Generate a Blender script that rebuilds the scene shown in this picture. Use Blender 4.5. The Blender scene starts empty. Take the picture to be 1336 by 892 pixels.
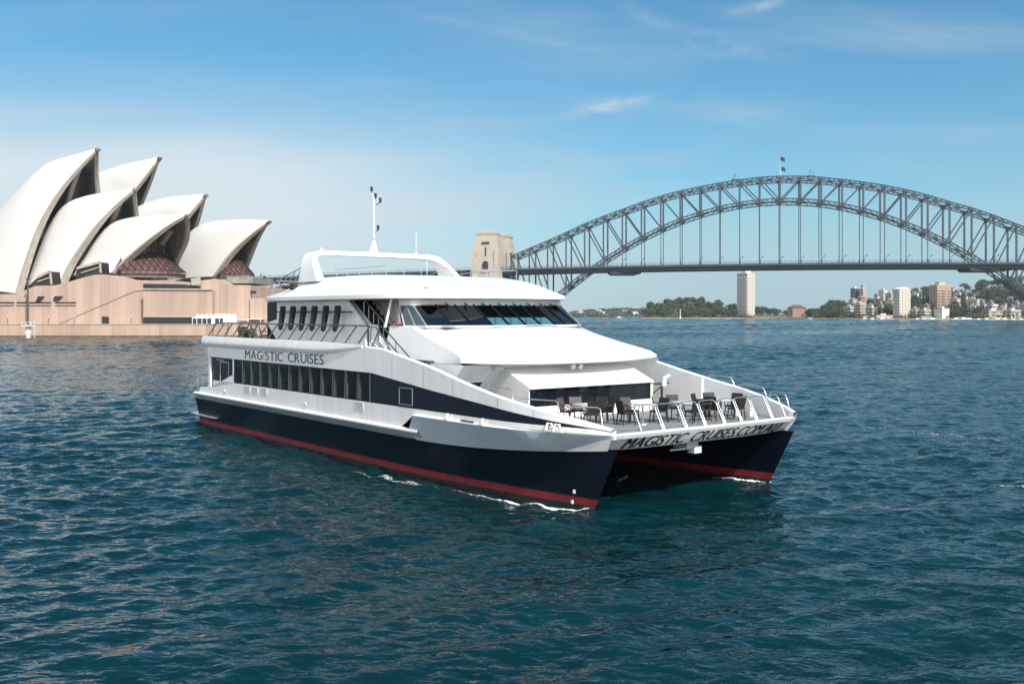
import bpy, math, random
import numpy as np
from mathutils import Vector, Matrix
R = math.radians
random.seed(11)
scn = bpy.context.scene
col = scn.collection

# ------------------------------------------------------------------ camera
F, CAMH, YH, CX = 1299.0, 6.6, 409.0, 668.0      # focal length in photo pixels, camera height, horizon row, centre column
cam = bpy.data.cameras.new('camera')
cam.sensor_width = 36.0
cam.lens = 36.0 * F / 1336.0
cam.shift_y = (YH - 446.0) / 1336.0
cam.clip_start = 0.5
cam.clip_end = 40000
camo = bpy.data.objects.new('camera', cam)
col.objects.link(camo)
camo.location = (0, 0, CAMH)
camo.rotation_euler = (R(90), 0, 0)
scn.camera = camo

# ------------------------------------------------------------------ world and sun
SUN_EL, SUN_AZ = R(41), math.atan2(.50, -.866)
w = bpy.data.worlds.new('World')
scn.world = w
w.use_nodes = True
nt = w.node_tree
nt.nodes.clear()
N = nt.nodes.new
LK = nt.links.new
out = N('ShaderNodeOutputWorld')
bg = N('ShaderNodeBackground')
bg.inputs['Strength'].default_value = 0.1
sky = N('ShaderNodeTexSky')
sky.sky_type = 'NISHITA'
sky.sun_disc = False
sky.sun_elevation = SUN_EL
sky.sun_rotation = SUN_AZ
sky.air_density = 1.0
sky.dust_density = 0.6
sky.ozone_density = 2.2
SKY_TINT = (.45, .86, .94, 1)
tc = N('ShaderNodeTexCoord')
sep = N('ShaderNodeSeparateXYZ')
LK(tc.outputs['Generated'], sep.inputs[0])


def math_node(tree, op, a, b=None, clamp=False):
    n = tree.nodes.new('ShaderNodeMath')
    n.operation = op
    n.use_clamp = clamp
    for k, v in enumerate((a, b)):
        if v is None:
            continue
        if isinstance(v, (int, float)):
            n.inputs[k].default_value = v
        else:
            tree.links.new(v, n.inputs[k])
    return n.outputs[0]


# thin cirrus on a flat layer: the view direction divided by its height
zc = math_node(nt, 'ADD', math_node(nt, 'MAXIMUM', sep.outputs['Z'], 0.0), 0.13)
cx = math_node(nt, 'DIVIDE', sep.outputs['X'], zc)
cy = math_node(nt, 'DIVIDE', sep.outputs['Y'], zc)
comb = N('ShaderNodeCombineXYZ')
LK(cx, comb.inputs[0])
LK(cy, comb.inputs[1])
mp = N('ShaderNodeMapping')
mp.inputs['Rotation'].default_value = (0, 0, R(14))
mp.inputs['Scale'].default_value = (0.55, 1.5, 1)
mp.inputs['Location'].default_value = (3.1, 1.7, 0)
LK(comb.outputs[0], mp.inputs[0])
n1 = N('ShaderNodeTexNoise')
n1.inputs['Scale'].default_value = 1.15
n1.inputs['Detail'].default_value = 8
n1.inputs['Roughness'].default_value = .58
n1.inputs['Distortion'].default_value = .5
LK(mp.outputs[0], n1.inputs[0])
n2 = N('ShaderNodeTexNoise')
n2.inputs['Scale'].default_value = .42
n2.inputs['Detail'].default_value = 3
LK(comb.outputs[0], n2.inputs[0])
rmp = N('ShaderNodeValToRGB')
rmp.color_ramp.elements[0].position = .47
rmp.color_ramp.elements[1].position = .80
LK(n1.outputs[0], rmp.inputs[0])
rm2 = N('ShaderNodeValToRGB')
rm2.color_ramp.elements[0].position = .34
rm2.color_ramp.elements[1].position = .62
LK(n2.outputs[0], rm2.inputs[0])
wisp = math_node(nt, 'MULTIPLY', math_node(nt, 'MULTIPLY', rmp.outputs[0], rm2.outputs[0]), .80)
# a few separate mares' tails, each at its own bearing and height
ys = math_node(nt, 'MAXIMUM', sep.outputs['Y'], .05)
su = math_node(nt, 'DIVIDE', sep.outputs['X'], ys)
sv = math_node(nt, 'DIVIDE', sep.outputs['Z'], ys)
n3 = N('ShaderNodeTexNoise')
n3.inputs['Scale'].default_value = 26
n3.inputs['Detail'].default_value = 6
n3.inputs['Roughness'].default_value = .6
n3.inputs['Distortion'].default_value = .8
m3 = N('ShaderNodeMapping')
m3.inputs['Scale'].default_value = (.45, 1, 1.7)
LK(tc.outputs['Generated'], m3.inputs[0])
LK(m3.outputs[0], n3.inputs[0])
r3 = N('ShaderNodeValToRGB')
r3.color_ramp.elements[0].position = .36
r3.color_ramp.elements[1].position = .68
LK(n3.outputs[0], r3.inputs[0])
tails = None
for px_, py_, ln_, th_, rot_, am_ in ((938, 58, 46, 13, -14, .55), (800, 136, 58, 9, 12, .60), (992, 8, 40, 7, 14, .5), (748, 62, 40, 6, -6, .30), (620, 34, 70, 8, -10, .22), (500, 108, 50, 6, 0, .18), (1010, 150, 80, 12, -12, .18), (640, 162, 50, 6, 0, .25), (860, 30, 60, 10, -25, .25), (330, 112, 60, 8, -6, .2)):
    du = math_node(nt, 'SUBTRACT', su, (px_ - 668) / 1299)
    dv = math_node(nt, 'SUBTRACT', sv, (409 - py_) / 1299)
    cr_, sr_ = math.cos(R(rot_)), math.sin(R(rot_))
    a_ = math_node(nt, 'ADD', math_node(nt, 'MULTIPLY', du, cr_), math_node(nt, 'MULTIPLY', dv, sr_))
    b_ = math_node(nt, 'SUBTRACT', math_node(nt, 'MULTIPLY', dv, cr_), math_node(nt, 'MULTIPLY', du, sr_))
    a_ = math_node(nt, 'POWER', math_node(nt, 'ABSOLUTE', math_node(nt, 'MULTIPLY', a_, 1299 / ln_)), 2)
    b_ = math_node(nt, 'POWER', math_node(nt, 'ABSOLUTE', math_node(nt, 'MULTIPLY', b_, 1299 / th_)), 2)
    g_ = math_node(nt, 'MULTIPLY', math_node(nt, 'EXPONENT', math_node(nt, 'MULTIPLY', math_node(nt, 'ADD', a_, b_), -1)), am_)
    tails = g_ if tails is None else math_node(nt, 'ADD', tails, g_)
tails = math_node(nt, 'MULTIPLY', tails, math_node(nt, 'MULTIPLY', r3.outputs[0], 1.35))
wisp = math_node(nt, 'ADD', wisp, tails)


def ramp(src, a, b, c, d):
    n = N('ShaderNodeMapRange')
    n.interpolation_type = 'SMOOTHSTEP'
    for k, v in enumerate((a, b, c, d)):
        n.inputs[k + 1].default_value = v
    LK(src, n.inputs[0])
    return n.outputs[0]


# a milky bank lying low, thick towards the left, thin towards the right, and unseen bright cloud added behind the camera to light the ferry's side
zn = math_node(nt, 'ADD', sep.outputs['Z'], math_node(nt, 'MULTIPLY', math_node(nt, 'SUBTRACT', n2.outputs[0], .5), .12))
zn = math_node(nt, 'ADD', zn, math_node(nt, 'MULTIPLY', math_node(nt, 'SUBTRACT', n1.outputs[0], .5), .07))
bank = math_node(nt, 'MULTIPLY', ramp(zn, .25, .11, 0, 1), ramp(sep.outputs['X'], .26, -.30, .14, .93))
hor = ramp(zn, .17, .0, 0, .80)
veil = math_node(nt, 'MAXIMUM', bank, hor)
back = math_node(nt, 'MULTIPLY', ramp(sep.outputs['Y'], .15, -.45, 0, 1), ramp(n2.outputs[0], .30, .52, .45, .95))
cov = math_node(nt, 'MINIMUM', math_node(nt, 'ADD', wisp, veil), .93)
tint = N('ShaderNodeMix')
tint.data_type = 'RGBA'
tint.blend_type = 'MULTIPLY'
tint.inputs[0].default_value = 1
tint.inputs[7].default_value = SKY_TINT
LK(sky.outputs[0], tint.inputs[6])
vc = N('ShaderNodeMix')
vc.data_type = 'RGBA'
vc.inputs[6].default_value = (3.1, 4.15, 4.95, 1)
vc.inputs[7].default_value = (5.4, 5.95, 6.3, 1)
LK(math_node(nt, 'MAXIMUM', math_node(nt, 'MULTIPLY', bank, 1.1), wisp, True), vc.inputs[0])
mix = N('ShaderNodeMix')
mix.data_type = 'RGBA'
LK(vc.outputs[2], mix.inputs[7])
LK(cov, mix.inputs[0])
LK(tint.outputs[2], mix.inputs[6])
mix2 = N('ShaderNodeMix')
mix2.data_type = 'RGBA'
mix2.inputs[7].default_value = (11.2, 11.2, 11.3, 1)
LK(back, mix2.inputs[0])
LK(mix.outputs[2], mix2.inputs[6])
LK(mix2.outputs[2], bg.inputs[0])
LK(bg.outputs[0], out.inputs[0])

sl = bpy.data.lights.new('sun', 'SUN')
sl.energy = 4.2
sl.angle = R(.53)
sl.color = (1, .955, .89)
so = bpy.data.objects.new('sun', sl)
col.objects.link(so)
sd = Vector((math.sin(SUN_AZ) * math.cos(SUN_EL), math.cos(SUN_AZ) * math.cos(SUN_EL), math.sin(SUN_EL)))
so.rotation_euler = sd.to_track_quat('Z', 'Y').to_euler()
so.location = (100, -200, 300)

vs = scn.view_settings
vs.view_transform = 'Standard'
vs.look = 'None'
vs.gamma = 1
vs.use_curve_mapping = False
vs.exposure = 0.45
scn.cycles.use_denoising = True
scn.cycles.max_bounces = 6
scn.cycles.transparent_max_bounces = 12


HAZE = .00008


# ------------------------------------------------------------------ helpers
def at(px, py, Y):
    """the point a photo pixel shows, Y metres in front of the camera"""
    return Vector(((px - CX) / F * Y, Y, CAMH - (py - YH) / F * Y))


class MB:
    """collects faces, then becomes ONE mesh object"""

    def __init__(s):
        s.v, s.f, s.m, s.mi = [], [], [], 0

    def add(s, pts, faces):
        o = len(s.v)
        s.v += [tuple(p) for p in pts]
        s.f += [tuple(o + i for i in f) for f in faces]
        s.m += [s.mi] * len(faces)
        return s

    def poly(s, pts):
        return s.add(pts, [tuple(range(len(pts)))])

    def grid(s, rows, close=False):
        n = len(rows[0])
        pts = [p for r in rows for p in r]
        fs = []
        for i in range(len(rows) - 1):
            for j in range(n if close else n - 1):
                k = (j + 1) % n
                fs.append((i * n + j, i * n + k, (i + 1) * n + k, (i + 1) * n + j))
        return s.add(pts, fs)

    def loft(s, rings, caps=True):
        s.grid(rings, True)
        if caps:
            s.poly(list(reversed(rings[0])))
            s.poly(rings[-1])
        return s

    def box(s, a, b):
        (x0, y0, z0), (x1, y1, z1) = a, b
        P = [(x0, y0, z0), (x1, y0, z0), (x1, y1, z0), (x0, y1, z0), (x0, y0, z1), (x1, y0, z1), (x1, y1, z1), (x0, y1, z1)]
        return s.add(P, [(0, 3, 2, 1), (4, 5, 6, 7), (0, 1, 5, 4), (1, 2, 6, 5), (2, 3, 7, 6), (3, 0, 4, 7)])

    def bar(s, p, q, wd, ht=None, up=(0, 0, 1)):
        p, q = Vector(p), Vector(q)
        ht = wd if ht is None else ht
        d = (q - p)
        if d.length < 1e-6:
            return s
        d.normalize()
        u = Vector(up)
        if abs(d.dot(u)) > .98:
            u = Vector((1, 0, 0))
        x = d.cross(u).normalized()
        y = x.cross(d).normalized()
        rs = []
        for c in (p, q):
            rs.append([c - x * wd / 2 - y * ht / 2, c + x * wd / 2 - y * ht / 2, c + x * wd / 2 + y * ht / 2, c - x * wd / 2 + y * ht / 2])
        return s.loft(rs)

    def tube(s, pts, r, n=8, caps=True):
        pts = [Vector(p) for p in pts]
        rr = r if isinstance(r, (list, tuple)) else [r] * len(pts)
        rings = []
        ref = None
        for i, p in enumerate(pts):
            a = pts[max(i - 1, 0)]
            b = pts[min(i + 1, len(pts) - 1)]
            d = (b - a).normalized()
            if ref is None:
                ref = Vector((0, 0, 1)) if abs(d.z) < .9 else Vector((1, 0, 0))
            x = d.cross(ref).normalized()
            y = x.cross(d).normalized()
            ref = y
            rings.append([p + (x * math.cos(2 * math.pi * k / n) + y * math.sin(2 * math.pi * k / n)) * rr[i] for k in range(n)])
        return s.loft(rings, caps)

    def prism(s, pts, d):
        d = Vector(d)
        a = [Vector(p) for p in pts]
        return s.loft([a, [p + d for p in a]])

    def build(s, name, mats, parent=None, smooth=None, **tags):
        me = bpy.data.meshes.new(name)
        me.from_pydata(s.v, [], s.f)
        if not isinstance(mats, (list, tuple)):
            mats = [mats]
        for m in mats:
            me.materials.append(m)
        me.polygons.foreach_set('material_index', s.m)
        me.update()
        import bmesh
        bm = bmesh.new()
        bm.from_mesh(me)
        bmesh.ops.remove_doubles(bm, verts=bm.verts, dist=1e-4)
        bmesh.ops.recalc_face_normals(bm, faces=bm.faces)
        if smooth is not None:
            for f in bm.faces:
                f.smooth = True
            for e in bm.edges:
                if len(e.link_faces) == 2 and e.calc_face_angle(0) > R(smooth):
                    e.smooth = False
        bm.to_mesh(me)
        bm.free()
        o = bpy.data.objects.new(name, me)
        col.objects.link(o)
        if parent is not None:
            o.parent = parent
        for k, v in tags.items():
            o[k] = v
        return o


def empty(name, loc=(0, 0, 0), rz=0, **tags):
    o = bpy.data.objects.new(name, None)
    o.location = loc
    o.rotation_euler = (0, 0, rz)
    col.objects.link(o)
    for k, v in tags.items():
        o[k] = v
    return o


def copy_tree(o, parent=None):
    c = o.copy()
    col.objects.link(c)
    c.parent = parent
    for ch in list(o.children):
        copy_tree(ch, c)
    return c


def interp(tab, x):
    tab = sorted(tab)
    if x <= tab[0][0]:
        return tab[0][1]
    for (a, b), (c, d) in zip(tab, tab[1:]):
        if x <= c:
            return b + (d - b) * (x - a) / (c - a)
    return tab[-1][1]


# ------------------------------------------------------------------ materials
def mat(name, c, rough=.5, metal=0., var=.0, scale=1., bump=0., spec=None, streak=False, coat=0.):
    m = bpy.data.materials.new(name)
    m.use_nodes = True
    t = m.node_tree
    p = t.nodes['Principled BSDF']
    p.inputs['Base Color'].default_value = (*c, 1)
    p.inputs['Roughness'].default_value = rough
    p.inputs['Metallic'].default_value = metal
    if spec is not None:
        p.inputs['Specular IOR Level'].default_value = spec
    if coat:
        p.inputs['Coat Weight'].default_value = coat
        p.inputs['Coat Roughness'].default_value = .08
    if var or bump:
        tcn = t.nodes.new('ShaderNodeTexCoord')
        mpn = t.nodes.new('ShaderNodeMapping')
        if streak:
            mpn.inputs['Scale'].default_value = (1, 1, .12)
        t.links.new(tcn.outputs['Object'], mpn.inputs[0])
        no = t.nodes.new('ShaderNodeTexNoise')
        no.inputs['Scale'].default_value = scale
        no.inputs['Detail'].default_value = 6
        no.inputs['Roughness'].default_value = .65
        t.links.new(mpn.outputs[0], no.inputs[0])
        if var:
            rp = t.nodes.new('ShaderNodeValToRGB')
            rp.color_ramp.elements[0].position = .32
            rp.color_ramp.elements[1].position = .68
            rp.color_ramp.elements[0].color = (*[x * (1 - var) for x in c], 1)
            rp.color_ramp.elements[1].color = (*[min(1, x * (1 + var * .6)) for x in c], 1)
            t.links.new(no.outputs[0], rp.inputs[0])
            t.links.new(rp.outputs[0], p.inputs['Base Color'])
        if bump:
            b = t.nodes.new('ShaderNodeBump')
            b.inputs['Strength'].default_value = 1
            b.inputs['Distance'].default_value = bump
            t.links.new(no.outputs[0], b.inputs['Height'])
            t.links.new(b.outputs[0], p.inputs['Normal'])
    return m


def facade(name, wall, glass, sx, sz, fx=.55, fz=.5, rough=.7, balc=None):
    """wall with a regular grid of window openings, laid out in object metres along x+y and z"""
    m = mat(name, wall, rough)
    t = m.node_tree
    p = t.nodes['Principled BSDF']
    g = t.nodes.new('ShaderNodeTexCoord')
    s = t.nodes.new('ShaderNodeSeparateXYZ')
    t.links.new(g.outputs['Object'], s.inputs[0])
    nm = t.nodes.new('ShaderNodeSeparateXYZ')
    t.links.new(g.outputs['Normal'], nm.inputs[0])
    u = math_node(t, 'ADD', s.outputs[0], s.outputs[1])
    fu = math_node(t, 'FRACT', math_node(t, 'DIVIDE', math_node(t, 'ADD', u, 500.3 * sx), sx))
    fv = math_node(t, 'FRACT', math_node(t, 'DIVIDE', math_node(t, 'ADD', s.outputs[2], 500.3 * sz), sz))
    a = math_node(t, 'LESS_THAN', math_node(t, 'ABSOLUTE', math_node(t, 'SUBTRACT', fu, .5)), fx / 2)
    b = math_node(t, 'LESS_THAN', math_node(t, 'ABSOLUTE', math_node(t, 'SUBTRACT', fv, .5)), fz / 2)
    c = math_node(t, 'LESS_THAN', math_node(t, 'ABSOLUTE', nm.outputs[2]), .5)
    k = math_node(t, 'MULTIPLY', math_node(t, 'MULTIPLY', a, b), c)
    no = t.nodes.new('ShaderNodeTexNoise')
    no.inputs['Scale'].default_value = .35
    t.links.new(g.outputs['Object'], no.inputs[0])
    k2 = math_node(t, 'MULTIPLY', k, math_node(t, 'ADD', math_node(t, 'MULTIPLY', no.outputs[0], .5), .62), True)
    mx = t.nodes.new('ShaderNodeMix')
    mx.data_type = 'RGBA'
    mx.inputs[6].default_value = (*wall, 1)
    mx.inputs[7].default_value = (*glass, 1)
    t.links.new(k2, mx.inputs[0])
    t.links.new(mx.outputs[2], p.inputs['Base Color'])
    r = math_node(t, 'SUBTRACT', rough, math_node(t, 'MULTIPLY', k2, rough - .15))
    t.links.new(r, p.inputs['Roughness'])
    return m


def glass_mat(name, tintc, trans=.4, ior=1.3, gl_=1.):
    m = bpy.data.materials.new(name)
    m.use_nodes = True
    t = m.node_tree
    t.nodes.clear()
    o = t.nodes.new('ShaderNodeOutputMaterial')
    tr = t.nodes.new('ShaderNodeBsdfTransparent')
    tr.inputs[0].default_value = (*[x * trans for x in tintc], 1)
    gl = t.nodes.new('ShaderNodeBsdfGlossy')
    gl.inputs['Roughness'].default_value = .02
    gl.inputs[0].default_value = (.9 * gl_, .95 * gl_, gl_, 1)
    fr = t.nodes.new('ShaderNodeFresnel')
    fr.inputs[0].default_value = ior
    mx = t.nodes.new('ShaderNodeMixShader')
    t.links.new(fr.outputs[0], mx.inputs[0])
    t.links.new(tr.outputs[0], mx.inputs[1])
    t.links.new(gl.outputs[0], mx.inputs[2])
    t.links.new(mx.outputs[0], o.inputs[0])
    return m


M = {}
M['white'] = mat('white_paint', (.73, .73, .72), .28, var=.045, scale=1.3, streak=True, coat=.3)
M['side'] = mat('white_side_paint', (.79, .80, .805), .3, var=.10, scale=1.4, streak=True, coat=.25, bump=.004)
M['grey_paint'] = mat('pale_grey_paint', (.52, .55, .58), .4, var=.05, scale=1.5)
M['flare'] = mat('white_paint_shaded', (.40, .47, .53), .35, var=.10, scale=.9, streak=True, coat=.2)  # white flare and band, their blue-grey underside shade put into the colour
M['navy'] = mat('navy_paint', (.0035, .0065, .0145), .3, var=.2, scale=.8, streak=True, spec=.22, bump=.003)
M['navy2'] = mat('navy_panel', (.006, .010, .023), .4, var=.1, scale=1, spec=.2)
M['red'] = mat('red_boot_stripe', (.185, .013, .017), .5, var=.4, scale=1.6, streak=True)
M['antifoul'] = mat('dark_antifouling', (.008, .007, .009), .6, var=.3, scale=2)
M['deckgrey'] = mat('grey_decking', (.20, .205, .215), .8, var=.22, scale=3.5, bump=.003)
M['steel'] = mat('polished_steel', (.55, .56, .56), .28, .9)
M['dark'] = mat('dark_fittings', (.02, .021, .024), .5)
M['rope'] = mat('black_padding', (.014, .015, .018), .75, var=.5, scale=14, bump=.02)
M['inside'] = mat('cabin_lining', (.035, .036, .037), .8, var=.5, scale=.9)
M['curtain'] = mat('grey_curtain', (.66, .64, .60), .85, var=.2, scale=4, streak=True)
M['wicker'] = mat('dark_wicker', (.012, .011, .012), .55, var=.5, scale=60, bump=.004)
M['wickersun'] = mat('sunlit_wicker', (.085, .062, .055), .6, var=.6, scale=55, bump=.004)  # dark wicker with the sun glare on the backrest put into the colour
M['letter'] = mat('dark_lettering', (.012, .017, .03), .4)
M['pink'] = mat('pink_flame', (.50, .20, .22), .4)
M['winglass'] = glass_mat('tinted_cabin_glass', (.85, .9, .9), .75, 1.22)
M['bridgeglass'] = glass_mat('wheelhouse_glass', (.50, .84, .92), .72, 1.3, .22)
M['blackglass'] = mat('black_window_glass', (.008, .011, .015), .06, spec=.6, var=.1)
M['redthing'] = mat('red_fabric', (.45, .05, .06), .7)
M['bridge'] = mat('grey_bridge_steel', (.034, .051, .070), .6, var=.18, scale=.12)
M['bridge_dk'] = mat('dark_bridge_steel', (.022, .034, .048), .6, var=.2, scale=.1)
M['granite'] = mat('pale_granite', (.405, .36, .305), .85, var=.13, scale=.22, bump=.05)
M['tile'] = mat('cream_shell_tiles', (.66, .648, .615), .38, var=.05, scale=.12)
M['rib'] = mat('ribbed_concrete', (.34, .31, .265), .85, var=.2, scale=.5)
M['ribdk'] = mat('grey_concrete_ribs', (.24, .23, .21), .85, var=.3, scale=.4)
M['opglass'] = mat('dark_theatre_glass', (.03, .037, .042), .15, var=.3, scale=.4)
M['slot'] = mat('dark_opening', (.018, .016, .017), .6, var=.3, scale=.5)
M['leaf'] = [mat('foliage_%s' % n, c, .75, var=.45, scale=.35) for n, c in
             (('deep', (.030, .050, .022)), ('olive', (.055, .068, .030)), ('mid', (.042, .066, .026)), ('grey', (.052, .066, .046)))]
M['bark'] = mat('bark', (.09, .07, .055), .9, var=.3, scale=1)
M['foam'] = mat('white_foam', (.8, .82, .82), .7)


def panel_stone(name, c, w_):
    """precast cladding: faint vertical joints, streaks under the coping"""
    m = mat(name, c, .85)
    t = m.node_tree
    p = t.nodes['Principled BSDF']
    g = t.nodes.new('ShaderNodeTexCoord')
    s = t.nodes.new('ShaderNodeSeparateXYZ')
    t.links.new(g.outputs['Object'], s.inputs[0])
    u = math_node(t, 'ADD', s.outputs[0], math_node(t, 'MULTIPLY', s.outputs[1], .73))
    fl = math_node(t, 'FLOOR', math_node(t, 'DIVIDE', u, w_))
    wn = t.nodes.new('ShaderNodeTexWhiteNoise')
    wn.noise_dimensions = '1D'
    t.links.new(fl, wn.inputs['W'])
    mp_ = t.nodes.new('ShaderNodeMapping')
    mp_.inputs['Scale'].default_value = (.8, .8, .05)
    t.links.new(g.outputs['Object'], mp_.inputs[0])
    no = t.nodes.new('ShaderNodeTexNoise')
    no.inputs['Scale'].default_value = 1.0
    no.inputs['Detail'].default_value = 5
    t.links.new(mp_.outputs[0], no.inputs[0])
    fr = math_node(t, 'LESS_THAN', math_node(t, 'FRACT', math_node(t, 'DIVIDE', u, w_)), .10)
    v = math_node(t, 'ADD', .68, math_node(t, 'MULTIPLY', wn.outputs[0], .20))
    v = math_node(t, 'ADD', v, math_node(t, 'MULTIPLY', no.outputs[0], .42))
    v = math_node(t, 'SUBTRACT', v, math_node(t, 'MULTIPLY', fr, .10))
    sc = t.nodes.new('ShaderNodeVectorMath')
    sc.operation = 'SCALE'
    sc.inputs[0].default_value = c
    t.links.new(v, sc.inputs['Scale'])
    t.links.new(sc.outputs[0], p.inputs['Base Color'])
    return m


M['podium'] = panel_stone('pink_granite_panels', (.385, .285, .23), 2.4)
M['quay'] = panel_stone('quay_panels', (.385, .283, .22), 6.5)


def striped(name, c, c2, period, axis=0, frac=.2, rough=.3):
    m = mat(name, c, rough)
    t = m.node_tree
    g = t.nodes.new('ShaderNodeTexCoord')
    s = t.nodes.new('ShaderNodeSeparateXYZ')
    t.links.new(g.outputs['Object'], s.inputs[0])
    k = math_node(t, 'LESS_THAN', math_node(t, 'FRACT', math_node(t, 'DIVIDE', math_node(t, 'ADD', s.outputs[axis], 1000), period)), frac)
    mx = t.nodes.new('ShaderNodeMix')
    mx.data_type = 'RGBA'
    mx.inputs[6].default_value = (*c, 1)
    mx.inputs[7].default_value = (*c2, 1)
    t.links.new(k, mx.inputs[0])
    t.links.new(mx.outputs[2], t.nodes['Principled BSDF'].inputs['Base Color'])
    return m


M['bronze'] = striped('bronze_glass_wall', (.085, .045, .042), (.17, .10, .085), 1.9, 0, .16, .3)

# ------------------------------------------------------------------ ferry frame (s metres aft of the starboard stem, w metres to port, z up)
fa = Vector((-.60923862, .79298695, 0))
fv = Vector((.79298695, .60923862, 0))
FB = Vector((2.5992278, 33.1019305, 0))
FO = FB + fv * 4.75
FROT = math.atan2(-fa.y, -fa.x)


def L(s, w_, z):
    return (-s, w_ - 4.75, z)


def FW(s, w_, z):
    return FB + fa * s + fv * w_ + Vector((0, 0, z))


# ------------------------------------------------------------------ water
WAVE = .62
# ---- the chop: a sum of wavelets running roughly down the harbour
_wr = np.random.RandomState(3)
WAVES = []
for _lam in np.geomspace(.40, 9.0, 110):
    _d = math.radians(-78) + _wr.normal(0, .62)
    _s = .023 * (1.5 if _lam < 1.3 else max(.34, 1.5 * (1.3 / _lam) ** .75))          # slope carried by each wavelet
    WAVES.append((_lam, _d, _s * _lam / (2 * math.pi), _wr.uniform(0, 6.28)))


def wave_z(x, y, shortest=.5):
    z = np.zeros_like(x, dtype=np.float64)
    gust = .76 + .36 * np.sin(x * .021 + y * .013 + 1.0) * np.sin(y * .034 - x * .008) + .16 * np.sin(x * .09 - y * .05)
    for lam, d, a, ph in WAVES:
        if lam < shortest:
            continue
        k = 2 * math.pi / lam
        wob = .8 * np.sin(x * .05 / lam ** .5 + ph * 3) + .8 * np.sin(y * .06 / lam ** .5 + ph * 7)
        th = k * (x * math.cos(d) + y * math.sin(d)) + ph + wob
        s = np.sin(th)
        z += a * (s + .22 * (s * s * 2 - 1))
    return z * gust


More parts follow.
